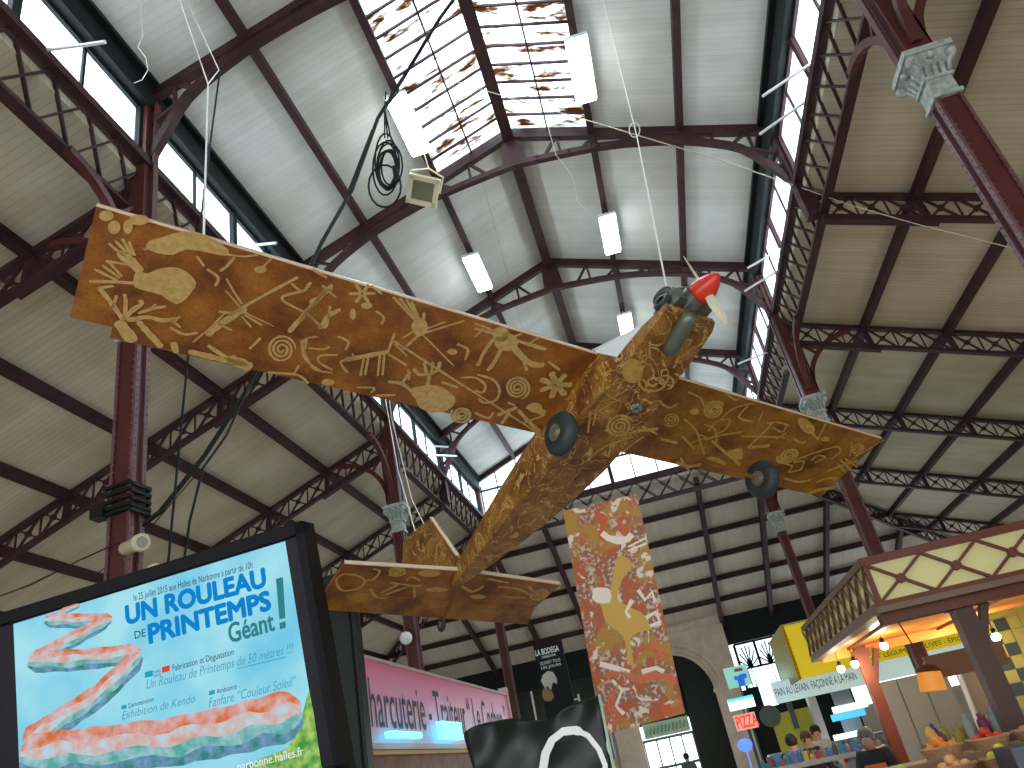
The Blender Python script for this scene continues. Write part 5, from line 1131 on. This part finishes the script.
m = LMB(); vbox(m, 813, 690, 826, 752, yc - .5, .4); m.under('white_pillar', mat('white_pillar_paint', (.65, .62, .62, 1), .5), t3)
m = LMB(); vbox(m, 828, 685, 868, 740, yc - .2); m.under('interior_wall', mat('grey_lit_wall', (.28, .30, .34, 1), .6), t3)
BLS = mat('lit_blue_display', (.1, .5, .8, 1), .4, emit=((.08, .52, .85, 1), 1.0)); WHS = mat('lit_white_display', (.8, .8, .8, 1), .4, emit=((.85, .95, 1, 1), 1.2))
m = LMB(); vbox(m, 834, 714, 866, 700, yc - .3); m.under('white_light_strip', WHS, t3); m = LMB(); vbox(m, 833, 722, 864, 708, yc - .4); m.under('blue_display', BLS, t3)
m = LMB(); vbox(m, 838, 735, 868, 742, yc - 1.0, .8); vbox(m, 838, 748, 868, 755, yc - 1.2, .8); m.under('display_shelf', WHS, t3)
SH = mat('grey_green_shutter', (.27, .30, .27, 1), .5)
a_ = at(880, 700, 'y', 15.5); b_ = at(960, 740, 'y', 15.5)
t4 = thing('folding_shutter', 'plain grey-green folding shutter behind the produce display', 'shutter', (a_.x, 15.5, 0))
xx0 = at(873, 690, 'y', 15.5).x; xx1 = at(958, 700, 'y', 15.5).x; ztp = at(910, 676, 'y', 15.5).z
m = LMB(); n = 3
for i in range(n): u0 = xx0 + (xx1 - xx0) * i / n; u1 = xx0 + (xx1 - xx0) * (i + 1) / n; m.box((u0 + .015, 15.5, .3), (u1 - .015, 15.56, ztp))
m.box((xx0, 15.54, .3), (xx1, 15.58, ztp)); m.under('leaf', SH, t4)
vi = mat('violet_tube', (.5, .2, .9, 1), .4, emit=((.35, .08, .95, 1), 3)); m = MB(); m.tube([at(872, 690, 'y', 15.3), Vector((at(881, 722, 'y', 15.3).x, 15.3, 0))], .02, 8); tag(m.build('neon_lamp', vi), 'violet neon tube standing right behind the rear kiosk post', 'light')
m = MB(); p_ = at(968, 672, 'y', 15.4); x_a = at(968, 690, 'y', 15.4).x; m.box((x_a, 15.4, .2), (x_a + .32, 15.7, p_.z)); tag(m.build('pale_pillar', mat('warm_grey_pillar', (.30, .25, .22, 1), .5)), 'warm grey pillar between the shutter and the front kiosk post', 'pillar')
m = MB(); m.tube([at(958, 672, 'y', 15.3), at(981, 730, 'y', 15.3)], .045, 8); tag(m.build('white_pole', WHITE), 'slanting white pole in front of the warm grey pillar', 'pole')
# chequered pillar
t5 = thing('chequered_pillar', 'yellow and black chequered tiled pillar at the right edge', 'pillar', (0, 0, 0))
xA = at(985, 660, 'y', 12.0).x; xB = xA + 1.1; CH1 = mat('yellow_tile', (.45, .38, .07, 1), .35); CH2 = mat('dark_green_tile', (.03, .045, .03, 1), .35); m = LMB(); zt_ = KB - .05; s_ = .16
i = 0; z = .2
while z < zt_ - s_:
    j = 0; x = xA
    while x < xB - .01: m.box((x, 12.0, z), (x + s_ - .008, 12.08, z + s_ - .008), (i + j) % 2 if j < 3 else 0); x += s_; j += 1
    z += s_; i += 1
m.box((xA, 12.03, 0), (xB, 12.3, zt_)); m.under('tiles', [CH1, CH2], t5)
m = LMB(); p1, p2 = at(1000, 702, 'y', 11.9), at(1013, 730, 'y', 11.9); m.box((p1.x, 11.92, p2.z - .1), (p2.x + .05, 11.98, p1.z)); m.under('notice', mat('pale_blue_paper', (.42, .52, .62, 1), .6), t5)
# ------------------------------------------------------------------ signs beside the arch
def board(x0p, y0p, x1p, y1p, y, mt, name, lab, cat, dx=0):
    a_ = at(x0p, y0p, 'y', y); b_ = at(x1p, y1p, 'y', y); c_ = Vector(((a_.x + b_.x) / 2, y, (a_.z + b_.z) / 2)); t_ = thing(name, lab, cat, c_)
    w__, h__ = abs(b_.x - a_.x) / 2, abs(b_.z - a_.z) / 2; m = LMB(); m.box((c_.x - .03, y + .12, 0), (c_.x + .03, y + .18, c_.z + h__)); m.under('support_post', DG, t_); m = LMB(); m.box((c_.x - w__, y, c_.z - h__), (c_.x + w__, y + .12, c_.z + h__)); m.under('panel', mt, t_); return t_, c_, w__, h__
MINT = mat('lit_mint_sign', (.35, .65, .55, 1), .4, emit=((.30, .80, .65, 1), .45))
t6, c_, w__, h__ = board(723, 669, 752, 684, 26.0, MINT, 'light_box_sign', 'mint green lit sign with a blue shape, right of the stone arch', 'sign')
m = LMB(); m.prism([c_ + Vector((a__ * w__, -.01, b__ * h__)) for a__, b__ in ((-.1, -1), (.45, -1), (.5, -.35), (.75, -.3), (.8, .1), (.3, .15), (0, .0), (-.3, .1), (-.3, -.3), (-.1, -.35))], (0, -.02, 0)); m.under('blue_shape', mat('lit_blue', (0, .1, .6, 1), .4, emit=((0, .12, .75, 1), .6)), t6)
m = LMB(); m.box((c_.x - .1 * w__, c_.y - .02, c_.z + .45 * h__), (c_.x + .6 * w__, c_.y, c_.z + .75 * h__)); m.under('red_mark', mat('dull_red', (.4, .1, .12, 1), .5), t6)
t7, c_, w__, h__ = board(727, 700, 756, 706, 26.0, WHS, 'light_box_sign', 'white and cyan lit sign above the red pizza lettering', 'sign')
m = LMB(); m.box((c_.x - w__, 25.98, c_.z + h__ * .5), (c_.x + w__, 26, c_.z + h__)); m.under('cyan_band', mat('lit_cyan_band', (.1, .7, .8, 1), .4, emit=((.1, .75, .85, 1), .9)), t7)
t8, c_, w__, h__ = board(733, 716, 759, 727, 25.8, mat('pale_pink_sign', (.7, .4, .35, 1), .5, emit=((1, .6, .5, 1), .4)), 'pizza_sign', 'glowing pinkish sign reading PIZZ in red letters', 'sign')
wall_text('PIZZA', c_.x - w__ * .9, c_.x + w__ * 1.1, 25.77, c_.z - h__ * .7, h__ * 1.5, mat('lit_red_letters', (.8, .05, .02, 1), .5, emit=((1, .08, .03, 1), .8)), t8, fat=.03)
CYW = mat('cyan_white_glare', (.6, 1, 1, 1), .4, emit=((.45, 1, 1, 1), 1.6))  # lamp's glare built as a glowing box
m = MB(); a_ = at(755, 668, 'y', 24.0); b_ = at(762, 708, 'y', 24.0); m.box((a_.x - .06, 24, b_.z), (a_.x + .32, 24.1, a_.z)); m.box((a_.x + .1, 24.02, 0), (a_.x + .14, 24.08, b_.z)); tag(m.build('neon_lamp', CYW), 'tall blazing cyan-white lamp glare left of the yellow sign box', 'light')
l = bpy.data.lights.new('cyan_lamp_light', 'POINT'); l.energy = 60; l.color = (.5, 1, 1); l.shadow_soft_size = .3; o = bpy.data.objects.new('cyan_lamp_light', l); sc.collection.objects.link(o); o.location = (a_.x + .1, 23.6, a_.z - .5)
# market clutter counters right of the arch
rnd = random.Random(5)
PAL = [(.5, .05, .05), (.7, .65, .6), (.1, .2, .5), (.6, .35, .05), (.35, .3, .25), (.05, .3, .4), (.6, .55, .1), (.15, .1, .1)]
def pm(i): c = PAL[i % len(PAL)]; return mat('goods_colour_%d' % (i % len(PAL)), (*c, 1), .5)
t9 = thing('market_counter', 'long market counter crowded with goods, right of the arch', 'counter', (1.9, 19.0, 0)); m = LMB(); m.box((1.4, 18.6, 0), (7.5, 19.6, 1.15)); m.under('counter', mat('counter_grey', (.3, .3, .32, 1), .4), t9)
m = LMB(); m.box((1.4, 19.5, 1.15), (4.2, 19.9, 1.55)); m.under('glass_case', mat('case_white', (.35, .42, .46, 1), .3, col2=(.16, .2, .24, 1), scale=6), t9)
for i in range(34):
    x = 1.45 + i * .17; h = rnd.uniform(.10, .30); c_ = Vector((x, 18.72 + rnd.random() * .5, 1.15)); m = MB()
    if i % 3 == 0: m.box((c_.x - .06, c_.y - .06, 1.15), (c_.x + .06, c_.y + .06, 1.15 + h))
    elif i % 3 == 1: m.lathe([(.045, 0), (.05, h * .6), (.02, h * .8), (.02, h)], c_, (0, 0, 1), 10)
    else: m.lathe([(.05, 0), (.085, .05), (.06, .14), (.01, .17)], c_, (0, 0, 1), 10)
    nm = ('goods_box', 'bottle', 'packed_jar')[i % 3]; tag(m.build(nm, pm(rnd.randrange(8))), ('small coloured carton', 'small coloured bottle', 'small squat jar')[i % 3] + ' on the crowded market counter, number %d of its kind from the left' % (i // 3 + 1), ('box', 'bottle', 'jar')[i % 3], ('cartons', 'bottles', 'jars')[i % 3] + ' on the market counter')
zc = at(790, 764, 'y', 12.6).z; ta_ = thing('goods_table', 'nearer trestle table covered with small packets, left of the rear kiosk post', 'table', (1.5, 12.6, 0)); m = LMB(); m.box((.75, 12.3, zc - .06), (2.45, 13.1, zc)); m.under('table_top', mat('trestle_top', (.45, .42, .4, 1), .5), ta_)
for lx in (.85, 2.35):
    for ly in (12.4, 13.0): m = LMB(); m.box((lx - .03, ly - .03, 0), (lx + .03, ly + .03, zc - .06)); m.under('leg', STEELG if False else DG, ta_)
for i in range(40):
    x = .8 + (i % 20) * .082; y = 12.4 + (i // 20) * .3; h = rnd.uniform(.06, .16); m = MB(); ci = rnd.randrange(8)
    if i % 2: m.box((x - .03, y - .05, zc), (x + .03, y + .05, zc + h))
    else: m.lathe([(.028, 0), (.034, h * .5), (.03, h * .8), (.014, h)], (x, y, zc), (0, 0, 1), 9)
    cn = ['red', 'white', 'blue', 'orange', 'brown', 'teal', 'yellow', 'black'][ci]
    tag(m.build('packet' if i % 2 else 'tub', pm(ci)), '%s %s, number %d from the left in the %s row of the nearer trestle table' % (cn, 'packet' if i % 2 else 'tub', i % 20 + 1, ['front', 'back'][i // 20]), 'packet' if i % 2 else 'tub', ('packets' if i % 2 else 'tubs') + ' on the nearer trestle table')
m = MB(); c_ = at(745, 745, 'y', 18.9); m.ball(c_, .16, 12, 8, (1, .5, .8)); m.box((c_.x - .01, c_.y + .02, 1.15), (c_.x + .01, c_.y + .04, c_.z)); tag(m.build('blue_lamp', mat('blue_lamp_glow', (.1, .2, 1, 1), .4, emit=((.08, .2, 1, 1), 1.6))), 'small glowing blue lamp below the pizza sign', 'light')
# ------------------------------------------------------------------ black poster with the white creature
yq = 16.0; a_ = at(533, 646, 'y', yq); b_ = at(556, 700, 'y', yq)
t10 = thing('bodega_poster', 'narrow black poster with small white capitals, a white animal and a brown shape', 'poster', (a_.x, yq, b_.z - .1))
Pq = lambda x, y, o=0: (lambda v: Vector((v.x, v.y - o, v.z)))(at(x, y, 'y', yq))
m = LMB(); xl_, xr_ = a_.x, Pq(556, 644).x; m.box((xl_, yq, 1.0), (xr_ + .12, yq + .05, Pq(545, 643).z)); m.under('panel', mat('black_poster', (.008, .010, .011, 1), .5, spec=.12), t10)
def pblob(pts, mt, nm, off=.012): m = LMB(); m.prism([Pq(*p, off) for p in pts], (0, .01, 0)); m.under(nm, mt, t10)
pblob([(541, 681), (543, 675), (548, 671), (553, 672), (557, 679), (557, 684), (553, 682), (551, 690), (547, 686), (546, 690)], mat('poster_white', (.45, .44, .40, 1), .6), 'white_animal')
pblob([(543, 689), (547, 688), (552, 691), (554, 697), (551, 701), (545, 701), (542, 696)], mat('poster_brown', (.25, .14, .05, 1), .6), 'brown_shape')
WPT = mat('poster_lettering_white', (.75, .78, .8, 1), .5); pa, pb = Pq(533, 653), Pq(554, 650)
wall_text('LA BODEGA', xl_ + .02, xr_ + .04, yq - .015, Pq(543, 653).z - .03, .11, WPT, t10, fat=.02); wall_text('NARBONNE', xl_ + .14, xr_ - .05, yq - .015, Pq(543, 657).z - .03, .05, WPT, t10)
wall_text('OUVERT TOUS', xl_ + .08, xr_ + .02, yq - .015, Pq(545, 663).z - .03, .06, WPT, t10); wall_text('LES JOURS', xl_ + .08, xr_ + .02, yq - .015, Pq(546, 667).z - .03, .05, WPT, t10)
# ------------------------------------------------------------------ produce display (bottom right)
t11 = thing('produce_stand', 'stepped produce stand under the kiosk', 'stand', (4.2, 7.4, 0)); STD = mat('stand_boards', (.30, .17, .09, 1), .6)
m = LMB()
TIERS = [(6.9, 1.30), (7.35, 1.42), (7.8, 1.54)]
for yy, zz in TIERS: m.box((1.2, yy - .22, 0), (3.75, yy + .22, zz))
m.under('tier', STD, t11)
WIK = mat('wicker', (.52, .33, .18, 1), .7, col2=(.42, .24, .12, 1), scale=40); FR = [('orange', (.85, .28, .02), 'oranges'), ('lemon', (.85, .68, .05), 'lemons'), ('tomato', (.65, .04, .02), 'tomatoes'), ('apple', (.45, .55, .08), 'apples'), ('onion', (.55, .26, .10), 'onions'), ('peach', (.85, .42, .18), 'peaches')]
def basket(x, y, z, k, pos):
    nm, col, pl = FR[k]; b = thing('wicker_basket', 'shallow wicker basket of %s, %s' % (pl, pos), 'basket', (x, y, z), None)
    m = LMB(); m.lathe([(.14, 0), (.17, .07), (.165, .07), (.14, .02)], (x, y, z), (0, 0, 1), 20); m.under('bowl', WIK, b); m = LMB(); m.tube([(x + .17 * math.cos(a * .393), y + .17 * math.sin(a * .393), z + .075) for a in range(17)], .012, 6); m.under('rim', WIK, b)
    fm = mat(nm + '_skin', (*col, 1), .4)
    for i in range(8):
        a = i * 2.4; rr = .095 * math.sqrt((i % 6) / 5); zz = z + .075 + (.045 if i > 5 else 0)
        m = MB(); m.ball((0, 0, 0), .042, 12, 8, (1, 1, 1.12 if nm == 'lemon' else .92)); o = m.build(nm, fm, None, True); o.location = (x + rr * math.cos(a), y + rr * math.sin(a), zz); tag(o, '%s in the wicker basket of %s, %s' % (nm, pl, pos), 'fruit' if nm not in ('tomato', 'onion') else 'vegetable', pl + ' in a basket, ' + pos)
xs_ = [1.42, 1.80, 2.18, 2.56, 2.94]
for r_, (yy, zz) in enumerate(TIERS):
    for i, x in enumerate(xs_ if r_ < 2 else xs_[1:]):
        basket(x + .08 * r_, yy, zz, (i * 2 + r_ * 3) % 6, '%s in the %s row' % (['leftmost', 'second from left', 'middle', 'fourth from left', 'rightmost'][i if r_ < 2 else i + 1], ['front', 'middle', 'back'][r_]))
# orange cone of bread/gourd, bottles, blue crates
c_ = at(938, 748, 'y', 8.4); m = MB(); m.lathe([(.045, -.12), (.055, 0), (.05, .1), (.04, .15), (.015, .18)], c_, (-.12, 0, 1), 16); m.lathe([(.10, -.16), (.12, -.12), (.05, -.10)], c_, (-.1, 0, 1), 16); o = m.build('orange_gourd', mat('orange_gourd_skin', (.80, .36, .08, 1), .5), None, True); tag(o, 'upright orange gourd standing among the produce', 'gourd')
m = MB(); m.box((c_.x - .25, 8.2, 0), (c_.x + .25, 8.6, c_.z - .16)); tag(m.build('wooden_plinth', STD), 'wooden plinth under the upright orange gourd', 'plinth')
m = MB(); zj = at(940, 745, 'y', 10.3).z; m.box((2.6, 10.2, 0), (6.3, 11.2, zj)); tag(m.build('jar_table', STD), 'long table of jars and bottles under the kiosk', 'table')
for i in range(46):
    x = 2.66 + (i % 23) * .15 + rnd.uniform(-.03, .03); y = 10.35 + (i // 23) * .35; h = rnd.uniform(.12, .26); m = MB(); m.lathe([(.045, 0), (.05, h * .55), (.045, h * .7), (.022, h * .8), (.026, h)], (x, y, zj), (0, 0, 1), 10)
    c = [(.12, .3, .45), (.3, .42, .40), (.45, .5, .5), (.06, .1, .35), (.5, .5, .12), (.3, .08, .16)][rnd.randrange(6)]
    cn = {.12: 'blue', .3: 'grey-green' if c[1] > .2 else 'plum', .45: 'pale', .06: 'navy', .5: 'yellow'}[c[0]]
    tag(m.build('jar', mat('jar_%d%d' % (int(c[0] * 100), int(c[2] * 100)), (*c, 1), .15)), '%s glazed jar, number %d from the left, %s row of the long table' % (cn, i % 23 + 1, ['front', 'back'][i // 23]), 'jar', 'jars on the table under the kiosk')
m = MB(); a_ = at(1012, 758, 'y', 7.0); m.box((a_.x - .08, 6.7, 1.1), (a_.x + .5, 7.1, a_.z + .08)); tag(m.build('grey_crate', mat('slate_blue_plastic', (.07, .08, .12, 1), .4)), 'slate grey crate at the bottom right corner', 'crate')
# ------------------------------------------------------------------ people
SKIN = mat('skin', (.55, .30, .20, 1), .5); 
def person(x, y, head_z, yaw, lab, hair, top, bottom, lean=0.0, reach=.25, apron=None):
    H = head_z + .10; s = H / 1.72; t = thing('person', lab, 'person', (x, y, 0), None, (0, 0, yaw))
    V = Vector; k = s
    hip = V((0, 0, .93 * k)); che = V((0, -.10 * lean, 1.30 * k)); nk = V((0, -.22 * lean, 1.47 * k)); hd = V((0, -.30 * lean, 1.575 * k))
    vs = [hip, V((0, -.03 * lean, 1.1 * k)), che, nk, hd + V((0, 0, -.03)), hd + V((0, -.01, .055))]; rad = [.15, .135, .155, .055, .085, .085]; es = [(0, 1), (1, 2), (2, 3), (3, 4), (4, 5)]
    def chain(root, pts, rs):
        a = root
        for p, r in zip(pts, rs): vs.append(p); rad.append(r); es.append((a, len(vs) - 1)); a = len(vs) - 1
        return a
    for sx in (-1, 1):
        chain(0, [V((sx * .10, 0, .85 * k)), V((sx * .11, -.02, .48 * k)), V((sx * .11, .02, .08 * k)), V((sx * .11, -.12, .035 * k))], [.10, .065, .045, .035])
        sh = che + V((sx * .175, 0, .125 * k)); el = sh + V((sx * .05, -.05 - reach * .3, -.27 * k)); wr = el + V((-sx * .03, -reach, -.16 * k + reach * .35)); 
        pal = wr + (wr - el).normalized() * .06
        b = chain(2, [sh, el, wr, pal], [.065, .045, .028, .03]); dr = (wr - el).normalized(); sd = dr.cross(V((0, 0, 1))).normalized()
        for f, (o_, l_) in enumerate(((-.03, .07), (-.01, .085), (.01, .08), (.03, .06))): chain(b, [pal + sd * o_ + dr * .04, pal + sd * o_ + dr * (.04 + l_ * .6) + V((0, 0, -.015)), pal + sd * o_ + dr * (.03 + l_) + V((0, 0, -.035))], [.009, .008, .007])
        chain(b, [pal - dr * .03 - sd * sx * .04, pal - sd * sx * .055 + dr * .02], [.010, .009])
    def grow(vs_, es_, rad_, name, mt, parent):
        me = bpy.data.meshes.new(name); me.from_pydata(vs_, es_, []); o = bpy.data.objects.new('tmp', me); sc.collection.objects.link(o)
        sk = o.modifiers.new('s', 'SKIN'); 
        for i, r in enumerate(rad_): me.skin_vertices[0].data[i].radius = (r, r)
        me.skin_vertices[0].data[0].use_root = True
        ss = o.modifiers.new('u', 'SUBSURF'); ss.levels = 1; ss.render_levels = 1; bpy.context.view_layer.update()
        me2 = bpy.data.meshes.new_from_object(o.evaluated_get(bpy.context.evaluated_depsgraph_get())); bpy.data.objects.remove(o)
        me2.materials.clear(); me2.materials.append(mt); r = bpy.data.objects.new(name, me2); sc.collection.objects.link(r); r.parent = parent
        for p in me2.polygons: p.use_smooth = True
        return r
    grow([tuple(v) for v in vs], es, rad, 'body', SKIN, t)
    # clothes: torso + sleeves, trousers
    tv = [hip, vs[1], che, nk + V((0, 0, -.01))]; tr = [.18, .17, .195, .088]; te = [(0, 1), (1, 2), (2, 3)]
    for sx in (-1, 1):
        sh = che + V((sx * .175, 0, .125 * k)); el = sh + V((sx * .05, -.05 - reach * .3, -.27 * k)); wr = el + V((-sx * .03, -reach, -.16 * k + reach * .35))
        n0 = len(tv); tv += [sh, el, el.lerp(wr, .85)]; tr += [.085, .062, .045]; te += [(2, n0), (n0, n0 + 1), (n0 + 1, n0 + 2)]
    grow([tuple(v) for v in tv], te, tr, 'jacket', top, t)
    bv_ = [hip + V((0, 0, .03))]; br_ = [.165]; be = []
    for sx in (-1, 1): n0 = len(bv_); bv_ += [V((sx * .10, 0, .85 * k)), V((sx * .11, -.02, .48 * k)), V((sx * .11, .02, .10 * k))]; br_ += [.115, .08, .07]; be += [(0, n0), (n0, n0 + 1), (n0 + 1, n0 + 2)]
    grow([tuple(v) for v in bv_], be, br_, 'trousers', bottom, t)
    # head features
    hc = hd + V((0, -.01, .035)); m = MB(); m.ball(hc + V((0, .015, .025)), .108, 14, 9, (.92, 1.02, 1.0)); 
    m.v = [v for v in m.v]; hm = m.build('hair', hair, t, True)
    for v in hm.data.vertices:
        if v.co.y < hc.y - .03 and v.co.z < hc.z + .055: v.co.y = hc.y - .03
    m = MB(); m.ball(hc + V((0, -.095, -.02)), .018, 8, 6, (.8, 1.2, 1.3)); 
    for sx in (-1, 1): m.ball(hc + V((sx * .093, .0, -.01)), .022, 8, 6, (.5, .8, 1.3))
    m.build('nose_and_ears', SKIN, t, True)
    m = MB()
    for sx in (-1, 1): m.ball(hc + V((sx * .033, -.086, .012)), .010, 8, 6)
    m.build('eyes', BLACK, t); m = MB(); m.ball(hc + V((0, -.088, -.052)), .02, 8, 6, (1, .3, .3)); m.build('mouth', mat('lip', (.4, .12, .1, 1), .5), t)
    if apron: m = MB(); m.prism([(-.13, -.20 - .03 * lean, 1.32 * k), (.13, -.20 - .03 * lean, 1.32 * k), (.19, -.20, .95 * k), (.19, -.19, .55 * k), (-.19, -.19, .55 * k), (-.19, -.20, .95 * k)], (0, .02, 0)); m.build('apron', apron, t)
    return t
HDK = mat('dark_hair', (.02, .014, .012, 1), .6); HGR = mat('grey_hair', (.18, .17, .16, 1), .6); HBR = mat('brown_hair', (.08, .04, .02, 1), .6)
JN = mat('navy_jacket_cloth', (.012, .02, .04, 1), .8); JB = mat('black_cloth', (.015, .015, .017, 1), .8); JL = mat('pale_cloth', (.45, .42, .40, 1), .8); TR_ = mat('dark_trousers', (.02, .022, .03, 1), .8)
def put(sx, sy, y, **k): c = at(sx, sy, 'y', y); return person(c.x, y, c.z, **k)
put(789, 741, 14.2, yaw=math.pi - .3, lab='person in a navy jacket seen from behind, leaning over the market counter', hair=HDK, top=JN, bottom=TR_, lean=.6)
put(806, 737, 15.2, yaw=.5, lab='brown-haired person in black facing left behind the counter', hair=HBR, top=JB, bottom=TR_)
put(815, 730, 16.4, yaw=.1, lab='dark-haired person standing just behind the brown-haired one', hair=HDK, top=JL, bottom=TR_)
put(868, 735, 11.6, yaw=-.4, lab='grey-haired person in a dark top with an orange apron beside the rear kiosk post', hair=HGR, top=JB, bottom=TR_, lean=.5, apron=mat('orange_apron_cloth', (.7, .16, .03, 1), .8))
put(686, 756, 27.5, yaw=math.pi, lab='person silhouetted against the bright glass doors', hair=HDK, top=mat('grey_cloth', (.12, .13, .14, 1), .8), bottom=TR_)
put(858, 752, 9.6, yaw=2.0, lab='person in a red top low at the bottom, left of the grey-haired vendor', hair=HBR, top=mat('crimson_cloth', (.35, .02, .03, 1), .8), bottom=TR_) if False else None
